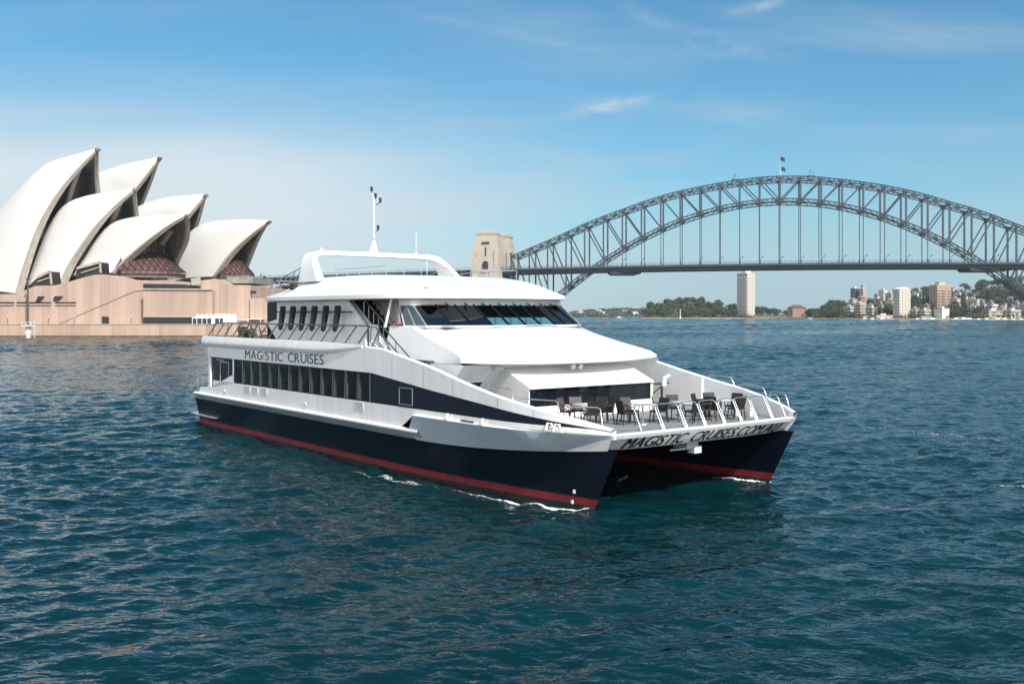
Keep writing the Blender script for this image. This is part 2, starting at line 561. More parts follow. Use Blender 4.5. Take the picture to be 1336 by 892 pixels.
def make_water():
    m = bpy.data.materials.new('harbour_water')
    m.use_nodes = True
    t = m.node_tree
    p = t.nodes['Principled BSDF']
    p.inputs['Roughness'].default_value = .07
    p.inputs['IOR'].default_value = 1.33
    p.inputs['Specular IOR Level'].default_value = .43
    g = t.nodes.new('ShaderNodeTexCoord')

    def noise(scale, sx, sy, rot, det, rough=.55, dist=0.):
        mp_ = t.nodes.new('ShaderNodeMapping')
        mp_.inputs['Rotation'].default_value = (0, 0, R(rot))
        mp_.inputs['Scale'].default_value = (sx, sy, 1)
        t.links.new(g.outputs['Object'], mp_.inputs[0])
        n = t.nodes.new('ShaderNodeTexNoise')
        n.inputs['Scale'].default_value = scale
        n.inputs['Detail'].default_value = det
        n.inputs['Roughness'].default_value = rough
        n.inputs['Distortion'].default_value = dist
        t.links.new(mp_.outputs[0], n.inputs[0])
        return n.outputs[0]
    # the wave height at a point and a little way along x and y: its slope turns the normal, the same at every distance
    E_ = .05
    patch = noise(.012, .5, 1.3, 10, 4, .6)
    pr = t.nodes.new('ShaderNodeMapRange')
    pr.inputs[1].default_value = .35
    pr.inputs[2].default_value = .68
    pr.inputs[3].default_value = .6
    pr.inputs[4].default_value = 1.2
    t.links.new(patch, pr.inputs[0])
    OCT = [(.42, .6, 1.3, -10, 1, .15), (1.3, .65, 1.3, 14, 2, .19), (4.2, .7, 1.2, -25, 2, .085)]
    hs = []
    first = None
    for dx, dy in ((0, 0), (E_, 0), (0, E_)):
        va = t.nodes.new('ShaderNodeVectorMath')
        va.operation = 'ADD'
        va.inputs[1].default_value = (dx, dy, 0)
        t.links.new(g.outputs['Object'], va.inputs[0])
        h = None
        for k, (sc_, sx, sy, rot, det, amp) in enumerate(OCT):
            mp_ = t.nodes.new('ShaderNodeMapping')
            mp_.inputs['Rotation'].default_value = (0, 0, R(rot))
            mp_.inputs['Scale'].default_value = (sx, sy, 1)
            t.links.new(va.outputs[0], mp_.inputs[0])
            n = t.nodes.new('ShaderNodeTexNoise')
            n.inputs['Scale'].default_value = sc_
            n.inputs['Detail'].default_value = det
            n.inputs['Roughness'].default_value = .5
            n.inputs['Distortion'].default_value = .35
            t.links.new(mp_.outputs[0], n.inputs[0])
            # sharpen the crests a little
            cr_ = math_node(t, 'SUBTRACT', 1.0, math_node(t, 'MULTIPLY', math_node(t, 'ABSOLUTE', math_node(t, 'SUBTRACT', n.outputs[0], .5)), 2.0))
            v = math_node(t, 'MULTIPLY', math_node(t, 'ADD', math_node(t, 'MULTIPLY', n.outputs[0], 1.5), math_node(t, 'MULTIPLY', cr_, .35)), amp * WAVE)
            if k >= 0:
                v = math_node(t, 'MULTIPLY', v, pr.outputs[0])
            h = v if h is None else math_node(t, 'ADD', h, v)
            if k == 0 and first is None:
                first = n.outputs[0]
        hs.append(h)
    b = first
    sxn = math_node(t, 'DIVIDE', math_node(t, 'SUBTRACT', hs[0], hs[1]), E_)
    syn = math_node(t, 'DIVIDE', math_node(t, 'SUBTRACT', hs[0], hs[2]), E_)
    cn = t.nodes.new('ShaderNodeCombineXYZ')
    t.links.new(sxn, cn.inputs[0])
    t.links.new(syn, cn.inputs[1])
    ge = t.nodes.new('ShaderNodeNewGeometry')
    ad = t.nodes.new('ShaderNodeVectorMath')
    ad.operation = 'ADD'
    t.links.new(cn.outputs[0], ad.inputs[0])
    t.links.new(ge.outputs['Normal'], ad.inputs[1])
    nn = t.nodes.new('ShaderNodeVectorMath')
    nn.operation = 'NORMALIZE'
    t.links.new(ad.outputs[0], nn.inputs[0])
    t.links.new(nn.outputs[0], p.inputs['Normal'])
    rp = t.nodes.new('ShaderNodeValToRGB')
    rp.color_ramp.elements[0].position = .3
    rp.color_ramp.elements[1].position = .75
    rp.color_ramp.elements[0].color = (.0008, .0135, .0165, 1)
    rp.color_ramp.elements[1].color = (.0018, .030, .040, 1)
    t.links.new(math_node(t, 'ADD', math_node(t, 'MULTIPLY', patch, .6), math_node(t, 'MULTIPLY', b, .4)), rp.inputs[0])
    t.links.new(rp.outputs[0], p.inputs['Base Color'])
    # one sheet: fine chop close by, coarser with distance, flat out to the horizon
    V_, F_, base = [], [], 0
    for y0, y1, st, low in ((11, 50, .13, .4), (50, 120, .24, .7), (120, 330, .6, 1.5), (330, 1300, 1.8, 3.6)):
        hx = y1 * .56 + 10
        xs_ = np.arange(-hx, hx + st, st)
        ys_ = np.arange(y0, y1 + st, st)
        X, Y = np.meshgrid(xs_, ys_)
        Z = wave_z(X, Y, low) * (1.0 if low < 1 else 1.5 if low < 3 else 3.4)
        nx, ny = len(xs_), len(ys_)
        V_.append(np.stack([X, Y, Z], -1).reshape(-1, 3))
        i = (np.arange(ny - 1)[:, None] * nx + np.arange(nx - 1)[None]).reshape(-1) + base
        F_.append(np.stack([i, i + 1, i + nx + 1, i + nx], -1))
        base += nx * ny
    S_ = 16000
    V_.append(np.array([(-S_, -3000, -.35), (S_, -3000, -.35), (S_, 22000, -.35), (-S_, 22000, -.35)], float))
    F_.append(np.array([[base, base + 1, base + 2, base + 3]]))
    V_, F_ = np.concatenate(V_), np.concatenate(F_)
    me = bpy.data.meshes.new('water')
    me.vertices.add(len(V_))
    me.vertices.foreach_set('co', V_.astype(np.float32).ravel())
    me.loops.add(F_.size)
    me.loops.foreach_set('vertex_index', F_.astype(np.int32).ravel())
    me.polygons.add(len(F_))
    me.polygons.foreach_set('loop_start', np.arange(0, F_.size, 4, dtype=np.int32))
    me.polygons.foreach_set('use_smooth', np.ones(len(F_), dtype=bool))
    me.materials.append(m)
    me.update(calc_edges=True)
    o = bpy.data.objects.new('water', me)
    col.objects.link(o)
    o['kind'] = 'structure'


make_water()


def foam_patch(name, pts, width, seed, thr=.5):
    """a low lumpy ribbon of foam along a line on the water, torn by noise"""
    m = bpy.data.materials.new('torn_foam')
    m.use_nodes = True
    t = m.node_tree
    p = t.nodes['Principled BSDF']
    p.inputs['Base Color'].default_value = (.78, .82, .83, 1)
    p.inputs['Roughness'].default_value = .6
    g = t.nodes.new('ShaderNodeTexCoord')
    n = t.nodes.new('ShaderNodeTexNoise')
    n.inputs['Scale'].default_value = 7.5
    n.inputs['Detail'].default_value = 7
    n.inputs['Roughness'].default_value = .7
    t.links.new(g.outputs['Object'], n.inputs[0])
    at_ = t.nodes.new('ShaderNodeAttribute')
    at_.attribute_name = 'cover'
    k = math_node(t, 'ADD', n.outputs[0], math_node(t, 'MULTIPLY', at_.outputs['Fac'], .45))
    rp = t.nodes.new('ShaderNodeMapRange')
    rp.inputs[1].default_value = thr + .24
    rp.inputs[2].default_value = thr + .52
    t.links.new(k, rp.inputs[0])
    t.links.new(rp.outputs[0], p.inputs['Alpha'])
    rnd = random.Random(seed)
    mb = MB()
    P = [Vector(q) for q in pts]
    rows, cov = [], []
    n_ = 40
    for i in range(n_ + 1):
        f = i / n_ * (len(P) - 1)
        k0 = min(int(f), len(P) - 2)
        c = P[k0].lerp(P[k0 + 1], f - k0)
        d = (P[k0 + 1] - P[k0]).normalized()
        nn = Vector((-d.y, d.x, 0))
        row = []
        for j in range(9):
            q = (j - 4) / 4
            e = 1 - q * q
            wd = width * (.6 + .4 * math.sin(i * .7 + seed)) * (.35 + .65 * math.sin(math.pi * min(1, max(0, (i + 1) / (n_ + 2)))))
            pt = c + nn * q * wd
            pt.z = float(wave_z(np.array([pt.x]), np.array([pt.y]))[0]) + .02 + e * .07 * rnd.random()
            row.append(pt)
            cov.append(e * math.sin(math.pi * (i + .5) / (n_ + 1)) ** .5)
        rows.append(row)
    me = bpy.data.meshes.new(name)
    vv = [tuple(q) for r in rows for q in r]
    ff = [(i * 9 + j, i * 9 + j + 1, i * 9 + j + 10, i * 9 + j + 9) for i in range(n_) for j in range(8)]
    me.from_pydata(vv, [], ff)
    at2 = me.attributes.new('cover', 'FLOAT', 'POINT')
    at2.data.foreach_set('value', cov)
    me.materials.append(m)
    for q in me.polygons:
        q.use_smooth = True
    o = bpy.data.objects.new(name, me)
    col.objects.link(o)
    o['kind'] = 'stuff'
    return o


# ------------------------------------------------------------------ trees (shared meshes)
def tree_meshes(k, leafmat, h=11., spread=5., flat=False, seed=0, clump=1.0):
    rnd = random.Random(seed)
    tr = MB()
    pts = [(0, 0, -1.5), (rnd.uniform(-.2, .2), rnd.uniform(-.2, .2), h * .3), (rnd.uniform(-.5, .5), rnd.uniform(-.5, .5), h * .75)]
    tr.tube(pts, [.38, .28, .1], 6)
    for i in range(5):
        a = i * 1.3 + rnd.random()
        tr.tube([(0, 0, h * (.28 + .05 * i)), (math.cos(a) * spread * .55, math.sin(a) * spread * .55, h * (.6 + .04 * i))], [.18, .05], 5)
    cr = MB()
    lobes = []
    for i in range(9):
        a = i * 2.4 + rnd.random()
        rr = spread * rnd.uniform(.25, .75)
        zz = h * (rnd.uniform(.68, .86) if flat else rnd.uniform(.38, .85))
        lobes.append((Vector((math.cos(a) * rr, math.sin(a) * rr, zz)), spread * rnd.uniform(.32, .5)))
    lobes.append((Vector((0, 0, h * (.84 if flat else .8))), spread * .45))
    for c, r in lobes:
        for j in range(46):
            d = Vector((rnd.gauss(0, 1), rnd.gauss(0, 1), rnd.gauss(0, .75))).normalized()
            q = c + d * r * rnd.uniform(.55, 1.08)
            if flat:
                q.z = c.z + (q.z - c.z) * .55
            s_ = clump * rnd.uniform(.35, .8)
            n_ = (d + Vector((rnd.gauss(0, .5), rnd.gauss(0, .5), rnd.gauss(.3, .4)))).normalized()
            x = n_.orthogonal().normalized()
            x.rotate(Matrix.Rotation(rnd.random() * 6.3, 3, n_))
            y = n_.cross(x)
            cr.poly([q + x * s_, q + y * s_ * .8, q - x * s_ * .9, q - y * s_ * .7])
    root = empty('tree')
    tr.build('trunk', M['bark'], root)
    cr.build('crown', leafmat, root)
    root.hide_render = False
    return root


TREES = [tree_meshes(i, M['leaf'][i % 4], h, sp, fl, 40 + i, cl) for i, (h, sp, fl, cl) in enumerate(
    [(12, 6.2, False, 1.25), (10, 5.2, False, 1.1), (14, 5.4, False, 1.2), (15, 7.0, True, 1.0)])]
tree_used = [False] * 4


def place_tree(k, loc, sc, label, group, rot=None):
    src = TREES[k]
    o = src if not tree_used[k] else copy_tree(src)
    tree_used[k] = True
    o.location = loc
    o.scale = (sc, sc, sc * random.uniform(.85, 1.12))
    o.rotation_euler = (0, 0, random.random() * 6.3 if rot is None else rot)
    o['label'], o['category'], o['group'] = label, 'tree', group
    return o

# ================================================================== FERRY
ferry = empty('catamaran_ferry', FO, FROT, label='white and navy catamaran cruise ferry with red waterline, lettered along its side and bow', category='ferry')


def both(fn):
    """one mesh for the starboard side and its mirror image for the port side"""
    fn(lambda s, w_, z: L(s, w_, z))
    fn(lambda s, w_, z: L(s, 9.5 - w_, z))


def zk(s):
    return 1.62 + .50 * (max(0, 9 - s) / 9.9) ** 2


def w_wall(s):
    return -1.30 + 1.20 * (max(0, 4 - s) / 5.1) ** 2


def w_fl(s):
    return -1.47 + 1.45 * (max(0, 5 - s) / 6.2) ** 2


STH = [0, .25, .6, 1.1, 1.8, 2.8, 4, 5.5, 7.5, 10, 14, 20, 27, 33.4]


def make_hull(G):
    mb = MB()
    lev = [(-.9, 0), (0, 0), (.17, 0), (.42, 0), (.8, .25), (1.3, .65), (1.62, 1)]
    rows_o, rows_i = [], []
    for z0, fr in lev:
        ro, ri = [], []
        for s0 in STH:
            k = max(0, 1 - s0 / 8)
            z = z0 if z0 < 1.6 else zk(s0 - 1.0 * k)
            s = s0 - 1.15 * k * k * max(0, z) / 2.1 * (1 if z0 >= 0 else 0)
            tw = 1 - (1 - min(s0, 12) / 12) ** 2
            tt = 1 - (1 - min(s0, 10) / 10) ** 2.3
            t_ = tw + (tt - tw) * fr
            ro.append(G(s, .15 - (1.12 + .26 * fr) * t_, z))
            ri.append(G(s, .15 + 1.3 * t_, z))
        rows_o.append(ro)
        rows_i.append(ri)
    for i in range(len(lev) - 1):
        mb.mi = 0 if lev[i][0] < .1 else (1 if lev[i][0] < .3 else 2)
        mb.grid([rows_o[i], rows_o[i + 1]])
        mb.grid([rows_i[i], rows_i[i + 1]])
        mb.poly([rows_o[i][-1], rows_o[i + 1][-1], rows_i[i + 1][-1], rows_i[i][-1]])
    return mb.build('hull', [M['antifoul'], M['red'], M['navy']], ferry, smooth=35)


hulls = []
both(lambda G: hulls.append(make_hull(G)))
# draught marks near each stem
for G, hl in ((lambda s, w_, z: L(s, w_, z), hulls[0]),):
    for k, (s, z) in enumerate(((.62, .62), (.68, .27))):
        mb = MB()
        c = G(s, -.17 - .03 * k, z)
        mb.box((c[0] - .045, c[1] - .02, c[2] - .06), (c[0] + .045, c[1] + .02, c[2] + .06))
        mb.build('draught_mark', M['white'], hl)

# deck bridging the hulls, dark underneath
mb = MB()
mb.loft([[L(s0, a, z) for s0, a, z in ((3.2 if s < 5 else s, .9, 1.45), (3.2 if s < 5 else s, 8.6, 1.45), (s, 8.9, 2.02), (s, .6, 2.02))] for s in (-.45, 33.2)])
mb.build('bridging_deck', M['navy'], ferry)
# flared bow band and the flat rubbing band further aft
STF = [-1.12, -.8, -.3, .3, 1, 2, 3, 4, 5, 6, 7, 8, 8.85]


def make_flare(G):
    mb = MB()
    lo, up, tp = [], [], []
    def lo_pt(s):
        s0 = min(s + 1.1, 10)
        tt = 1 - (1 - max(s0, 0) / 10) ** 2.3
        return G(s, .15 - 1.38 * tt - .012, zk(s))
    for s in STF:
        lo.append(lo_pt(max(s, .85)))
        up.append(G(s, w_fl(s), 2.60))
        tp.append(G(s, w_wall(s) + .01, 2.66))
    mb.grid([lo, up])
    mb.mi = 1
    mb.grid([up, tp])
    mb.mi = 0
    mb.poly([lo[-1], up[-1], G(9.0, -1.31, 2.64), G(9.35, -1.31, 1.9)])
    mb.poly([up[-1], tp[-1], G(9.0, -1.31, 2.64)])
    mb.build('bow_flare', [M['flare'], M['white']], ferry, smooth=40)
    mb = MB()
    sec = lambda s: [G(s, -1.16, 1.60), G(s, -1.47, 1.93), G(s, -1.47, 1.985), G(s, -1.30, 2.05)]
    r = [sec(s) for s in (33.1, 27, 20, 14, 9.4)]
    mb.grid([[q[0] for q in r], [q[1] for q in r]])
    mb.mi = 1
    mb.grid([[q[1] for q in r], [q[2] for q in r], [q[3] for q in r]])
    mb.poly(r[0] + [G(33.1, -1.1, 1.6)])
    e = [G(8.3, -1.25, 1.72), G(8.5, -1.42, 1.93), G(8.5, -1.42, 1.985), G(8.6, -1.30, 2.05)]
    mb.mi = 0
    mb.grid([[r[-1][0], r[-1][1]], [e[0], e[1]]])
    mb.mi = 1
    mb.grid([[r[-1][1], r[-1][2], r[-1][3]], [e[1], e[2], e[3]]])
    mb.build('rubbing_band', [M['flare'], M['white']], ferry)


both(make_flare)

M['hatch'] = mat('dull_hatch_trim', (.22, .24, .28), .5)
TOPL = [(31.2, 5.0), (13.6, 5.0), (12.9, 5.17), (11.4, 5.11), (9.9, 4.85), (7.83, 4.52), (5.74, 4.08), (3.82, 3.72), (2.49, 3.51), (.43, 3.15), (-.5, 2.97), (-1.12, 2.82)]
WTOP = [(31.2, 4.15), (12.37, 4.10), (7.83, 3.65), (3.82, 3.31), (1.23, 3.04), (-.4, 2.87), (-1.12, 2.79)]
SS = [31.2, 30.4, 27.3, 24, 20, 16, 13.6, 12.9, 12.37, 11.4, 9.9, 8.85, 7.83, 6.7, 5.74, 4.8, 3.82, 3.1, 2.49, 1.8, 1.23, .8, .43, 0, -.5, -.85, -1.12]


def zb(s):
    return 2.04 if s > 8.9 else 2.655


def make_side(G, near):
    up = MB()
    st = [s for s in SS]
    up.grid([[G(s, w_wall(s), interp(WTOP, s)) for s in st], [G(s, w_wall(s), interp(TOPL, s)) for s in st]])
    # lower strip below the windows
    st2 = [s for s in SS if s <= 30.4]
    up.grid([[G(s, w_wall(s), zb(s)) for s in st2], [G(s, w_wall(s), 2.84 if s > .3 else min(2.84, interp(WTOP, s) - .03)) for s in st2]])
    # aft bulwark falling away to the stern
    up.poly([G(30.4, -1.3, 2.04), G(32.6, -1.3, 2.04), G(32.4, -1.3, 2.34), G(30.7, -1.3, 2.46), G(30.4, -1.3, 2.5)])
    up.poly([G(30.4, -1.3, 2.5), G(27.3, -1.3, 3.32), G(27.3, -1.3, 2.84), G(30.4, -1.3, 2.84 - .4)])
    up.poly([G(27.5, -1.3, 4.15), G(27.3, -1.3, 4.15), G(27.3, -1.3, 2.84), G(27.5, -1.3, 3.28)])
    # inner face and coping of the forward bulwark
    st3 = [s for s in SS if s <= 12.9]
    up.grid([[G(s, w_wall(s), interp(TOPL, s)) for s in st3], [G(s, w_wall(s) + .05, interp(TOPL, s) + .035) for s in st3],
             [G(s, w_wall(s) + .17, interp(TOPL, s) + .035) for s in st3], [G(s, w_wall(s) + .22, interp(TOPL, s)) for s in st3],
             [G(s, w_wall(s) + .22, 2.5) for s in st3]])
    o = up.build('side_wall', M['side'], ferry, smooth=30)
    # navy wedge forward of the windows
    st4 = [s for s in SS if s <= 12.37]
    nv = MB()
    nv.grid([[G(s, w_wall(s) + .001, 2.84 if s > .3 else min(2.84, interp(WTOP, s) - .03)) for s in st4],
             [G(s, w_wall(s) + .001, interp(WTOP, s)) for s in st4]])
    nv.build('navy_panel', M['navy2'], ferry)
    # service door outlined in the navy panel
    d = MB()
    ring = [(10.05, 2.95), (9.05, 2.95), (9.05, 3.62), (10.05, 3.62)]
    for (a, b) in zip(ring, ring[1:] + ring[:1]):
        d.bar(G(a[0], -1.312, a[1]), G(b[0], -1.312, b[1]), .022, .03)
    d.build('hatch_frame', M['hatch'], ferry)
    # welded plate seams
    for s0 in (10.6, 8.2, 6.2, 3.4, 1.7):
        d = MB()
        d.bar(G(s0, w_wall(s0) - .004, interp(WTOP, s0) + .03), G(s0, w_wall(s0) - .004, interp(TOPL, s0) - .02), .012, .008)
        d.build('plate_seam', M['hatch'], ferry)
    # window band: glass set back in its frame, curtains hanging behind it
    g = MB()
    g.poly([G(27.25, -1.262, 2.86), G(12.4, -1.262, 2.86), G(12.4, -1.262, 4.10), G(27.25, -1.262, 4.14)])
    gl = g.build('window_glass', M['winglass'], ferry)
    fr = MB()
    nm_ = 13
    for k in range(nm_ + 1):
        s = 27.22 - k * (27.22 - 12.43) / nm_
        fr.bar(G(s, -1.27, 2.86), G(s, -1.27, 4.12), .035, .03)
    fr.bar(G(27.25, -1.275, 2.855), G(12.4, -1.275, 2.855), .04, .04)
    fr.bar(G(27.25, -1.275, 4.13), G(12.4, -1.275, 4.09), .04, .04)
    fr.build('window_frame', M['dark'], ferry)
    if near:
        rnd = random.Random(4)
        for k in range(12):
            s = 26.55 - k * 1.155
            c = MB()
            pts = [(s + .0, 4.12), (s - .12, 4.12), (s - .16, 3.75), (s - .30, 3.35), (s - .32, 2.87), (s + .04, 2.87)]
            c.prism([G(a, -1.15, b) for a, b in pts], (0, .05 * (1 if near else -1), 0))
            c.build('curtain', M['curtain'], ferry)
    # dark doorway near the stern
    d = MB()
    d.poly([G(30.95, -1.17, 4.15), G(27.45, -1.17, 4.15), G(27.45, -1.17, 3.2), G(30.9, -1.17, 2.38)])
    d.poly([G(27.45, -1.17, 4.15), G(27.45, -1.3, 4.15), G(27.45, -1.3, 3.2), G(27.45, -1.17, 3.2)])
    dd = d.build('stern_door', M['navy2'], ferry)
    d = MB()
    for a, b in (((29.6, 2.8), (29.6, 3.9)), ((28.4, 3.05), (28.4, 3.9)), ((29.6, 3.9), (28.4, 3.9)), ((30.1, 4.0), (29.0, 4.0))):
        d.bar(G(a[0], -1.165, a[1]), G(b[0], -1.165, b[1]), .04, .04)
    d.build('door_frame', M['grey_paint'], dd)
    # vents below the windows
    for s0 in ((25.85, 24.85, 23.7, 13.75) if near else ()):
        v = MB()
        for i in range(5):
            z = 2.52 + i * .055
            v.bar(G(s0, -1.312, z), G(s0 - .72, -1.312, z), .02, .03)
        for q in (0, .72):
            v.bar(G(s0 - q, -1.312, 2.49), G(s0 - q, -1.312, 2.77), .03, .03)
        v.bar(G(s0, -1.312, 2.49), G(s0 - .72, -1.312, 2.49), .03, .03)
        v.bar(G(s0, -1.312, 2.77), G(s0 - .72, -1.312, 2.77), .03, .03)
        v.build('vent', M['grey_paint'], ferry)
    for s0 in ((28.6, 18.6) if near else ()):
        v = MB()
        v.bar(G(s0, -1.32, 2.2), G(s0, -1.32, 2.45), .04)
        v.bar(G(s0 + .13, -1.32, 2.28), G(s0 - .13, -1.32, 2.28), .04)
        v.build('drain_fitting', M['grey_paint'], ferry)
    # gutter ledge at the upper deck
    lg = MB()

    def sec(s, k=1.):
        return [G(s, -1.3, 4.70), G(s, -1.3 - .13 * k, 4.86), G(s, -1.3 - .14 * k, 4.98), G(s, -1.3 - .06 * k, 5.30), G(s, -1.22, 5.31), G(s, -1.22, 4.95)]
    tip = lambda s, f: [G(s, -1.3, 4.70 + .42 * f), G(s, -1.3 - .13 * (1 - f), 4.86 + .30 * f), G(s, -1.3 - .14 * (1 - f), 4.98 + .21 * f), G(s, -1.302 - .06 * (1 - f), 5.30 - .06 * f), G(s, -1.22, 5.31 - .07 * f), G(s, -1.22, 4.95 + .15 * f)]
    lg.loft([sec(31.9, .8), sec(31.6), sec(24), sec(18), tip(16.8, .06), tip(15.6, .28), tip(14.4, .62), tip(13.2, 1.)])
    lg.build('deck_ledge', M['side'], ferry, smooth=40)


make_side(lambda s, w_, z: L(s, w_, z), True)
make_side(lambda s, w_, z: L(s, 9.5 - w_, z), False)

# cabin lining seen through the glass, decks, transom
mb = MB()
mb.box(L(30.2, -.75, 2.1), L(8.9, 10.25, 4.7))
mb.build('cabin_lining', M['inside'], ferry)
mb = MB()
mb.box(L(31.4, -1.22, 4.88), L(12.9, 10.72, 4.95))
mb.build('upper_deck', M['deckgrey'], ferry)
st = [s for s in SS if s <= 9.9]
mb = MB()
mb.grid([[L(s, w_wall(s) + .21, 2.5) for s in st], [L(s, 9.5 - w_wall(s) - .21, 2.5) for s in st]])
mb.build('foredeck', M['deckgrey'], ferry)
mb = MB()
mb.box(L(31.2, -1.25, 2.03), L(30.9, 10.75, 4.9))
mb.build('stern_wall', M['side'], ferry)
for w0 in (-1.0, 7.9):
    mb = MB()
    mb.box(L(34.4, w0, .62), L(31.5, w0 + 2.6, .74))
    if w0 < 0:
        mb.box(L(34.2, -1.18, .64), L(30.4, -.98, .70))
    mb.build('swim_platform', M['white'], ferry)
mb = MB()
mb.box(L(33.2, -1.1, 1.98), L(31.2, 10.6, 2.04))
mb.build('stern_deck', M['deckgrey'], ferry)
mb = MB()
for w0 in (-1.2, .2, 2, 4, 6, 8, 10.6):
    mb.tube([L(33.0, w0, 2.04), L(33.0, w0, 3.0)], .028)
for z in (2.5, 3.0):
    mb.tube([L(31.3, -1.2, z), L(32.85, -1.2, z), L(33.0, -1.1, z), L(33.0, 10.6, z)], .026)
mb.tube([L(32.2, -1.2, 2.1), L(32.2, -1.2, 3.0)], .026)
mb.build('stern_rail', M['steel'], ferry)
for w0, rad in ((-.6, .12), (.6, .1)):
    mb = MB()
    mb.tube([L(33.3, w0, 1.55), L(33.55, w0 + .1, 1.35), L(33.3, w0 + .3, 1.15)], rad)
    mb.build('stern_fender', M['grey_paint'], ferry)

# bow lip across the front
mb = MB()
NL = 14
rows = [[], [], [], [], []]
for i in range(NL + 1):
    q = i / NL
    w0 = -.02 + q * 9.54
    cr = .16 * (1 - (2 * q - 1) ** 2)
    edge = abs(2 * q - 1) ** 6
    rows[0].append(L(-.52 - cr + .0, w0, 2.06 + .06 * edge))
    rows[1].append(L(-1.08 - cr, w0, 2.585))
    rows[2].append(L(-1.10 - cr, w0, 2.635))
    rows[3].append(L(-1.04 - cr, w0, 2.655))
    rows[4].append(L(-.78 - cr, w0, 2.655))
rows.append([(p[0] - .03, p[1], 2.49) for p in rows[4]])
mb.grid(rows)
mb.poly([r[0] for r in rows])
mb.poly([r[-1] for r in rows])
mb.build('bow_lip', M['side'], ferry, smooth=45)
mb = MB()
mb.box(L(-.35, 4.3, 1.78), L(.3, 4.9, 2.03))
mb.box(L(-.42, 4.62, 1.60), L(-.1, 5.0, 1.86))
mb.tube([L(-.3, 3.5, 1.80), L(-.25, 4.6, 1.78)], .035)
mb.build('anchor_housing', M['grey_paint'], ferry)
# corner pieces joining lip and flare
for G in (lambda s, w_, z: L(s, w_, z), lambda s, w_, z: L(s, 9.5 - w_, z)):
    mb = MB()
    lo_ = []
    for s in (.85, .5, .1, -.3, -.6, -.8):
        s0 = s + 1.1
        tt = 1 - (1 - max(s0, 0) / 10) ** 2.3
        lo_.append(G(s, .15 - 1.38 * tt - .012, zk(s)))
    C_t = G(-1.12, w_fl(-1.12), 2.6)
    mb.add([C_t] + lo_ + [G(-.56, .0, 2.12), G(-1.09, -.02, 2.59)], [(0, k, k + 1) for k in range(1, len(lo_) + 2)])
    mb.build('bow_corner', M['side'], ferry)


# lettering
def text_faces(body, size, xs=1.0):
    cu = bpy.data.curves.new('lettering', 'FONT')
    cu.body = body
    cu.size = size
    cu.extrude = 0
    o = bpy.data.objects.new('lettering', cu)
    col.objects.link(o)
    dg = bpy.context.evaluated_depsgraph_get()
    me = bpy.data.meshes.new_from_object(o.evaluated_get(dg))
    V_ = [v.co.copy() for v in me.vertices]
    Fc = [tuple(p.vertices) for p in me.polygons]
    bpy.data.objects.remove(o)
    bpy.data.curves.remove(cu)
    bpy.data.meshes.remove(me)
    return V_, Fc


BOLD = (-1, 0, 1)


def spaced(words, fn, total, height, m, parent, name, nrm=(0, -1, 0)):
    """letter by letter, widths from the font, evenly spaced out to fill the line"""
    adv = []
    for ch in words:
        if ch == ' ':
            adv.append((ch, .34, None))
        elif ch == '|':
            adv.append((ch, .16, None))
        else:
            V_, Fc = text_faces(ch, 1.0)
            x0, x1 = min(v.x for v in V_), max(v.x for v in V_)
            adv.append((ch, x1 - x0, (V_, Fc, x0)))
    ymax = max(v.y for v in text_faces('H', 1.0)[0])
    sumw = sum(a[1] for a in adv)
    gap = .25 * (sumw / len(adv))
    k = total / (sumw + gap * (len(adv) - 1))
    x = 0
    mb = MB()
    pos = {}
    for i, (ch, wd, dat) in enumerate(adv):
        if dat:
            V_, Fc, x0 = dat
            for e_ in BOLD:
                mb.add([Vector(fn(x + (v.x - x0) * k + e_ * .034 * height, v.y / ymax * height)) + Vector(nrm) * (.002 * e_) for v in V_], Fc)
        pos[i] = x
        x += (wd + gap) * k
    mb.build(name, m, parent)
    return pos, k


pos, kk = spaced('MAG|STIC CRUISES', lambda x, y: L(25.78 - x, -1.306, 4.225 + y + .004 * x), 9.05, .44, M['letter'], ferry, 'lettering')
mb = MB()
xi = pos[3]
mb.poly([L(25.78 - xi + .02, -1.306, 4.43), L(25.78 - xi - .06, -1.306, 4.40), L(25.78 - xi - .27, -1.306, 4.72), L(25.78 - xi - .08, -1.306, 4.62)])
mb.poly([L(25.78 - xi - .03, -1.306, 4.26), L(25.78 - xi - .09, -1.306, 4.26), L(25.78 - xi - .09, -1.306, 4.37), L(25.78 - xi - .03, -1.306, 4.37)])
mb.build('flame_mark', M['pink'], ferry)


def lip_fn(x, y):
    w0 = .78 + x
    q = (w0 + .02) / 9.54
    cr = .16 * (1 - (2 * q - 1) ** 2)
    t_ = .10 + .74 * y / .5
    return L(-.52 - cr - .56 * t_ - .012, w0 + .10 * y, 2.06 + .525 * t_ - .006)


spaced('MAGISTIC CRUISES.COM.AU', lip_fn, 8.1, .5, M['letter'], ferry, 'lettering', (1, 0, 0))

# ------------------------------------------------------------------ saloon front, hood and brow
mb = MB()
A = [(-.72, 8.9, 2.5), (-.72, 6.55, 4.62)]
mb.poly([L(8.85, -.55, 2.5), L(8.85, 10.05, 2.5), L(6.55, 10.05, 4.62), L(6.55, -.55, 4.62)])
mb.poly([L(8.85, -.55, 2.5), L(6.55, -.55, 4.62), L(13.4, -.55, 4.62), L(13.4, -.55, 2.5)])
mb.poly([L(8.85, 10.05, 2.5), L(6.55, 10.05, 4.62), L(13.4, 10.05, 4.62), L(13.4, 10.05, 2.5)])
mb.build('saloon_wall', M['side'], ferry)
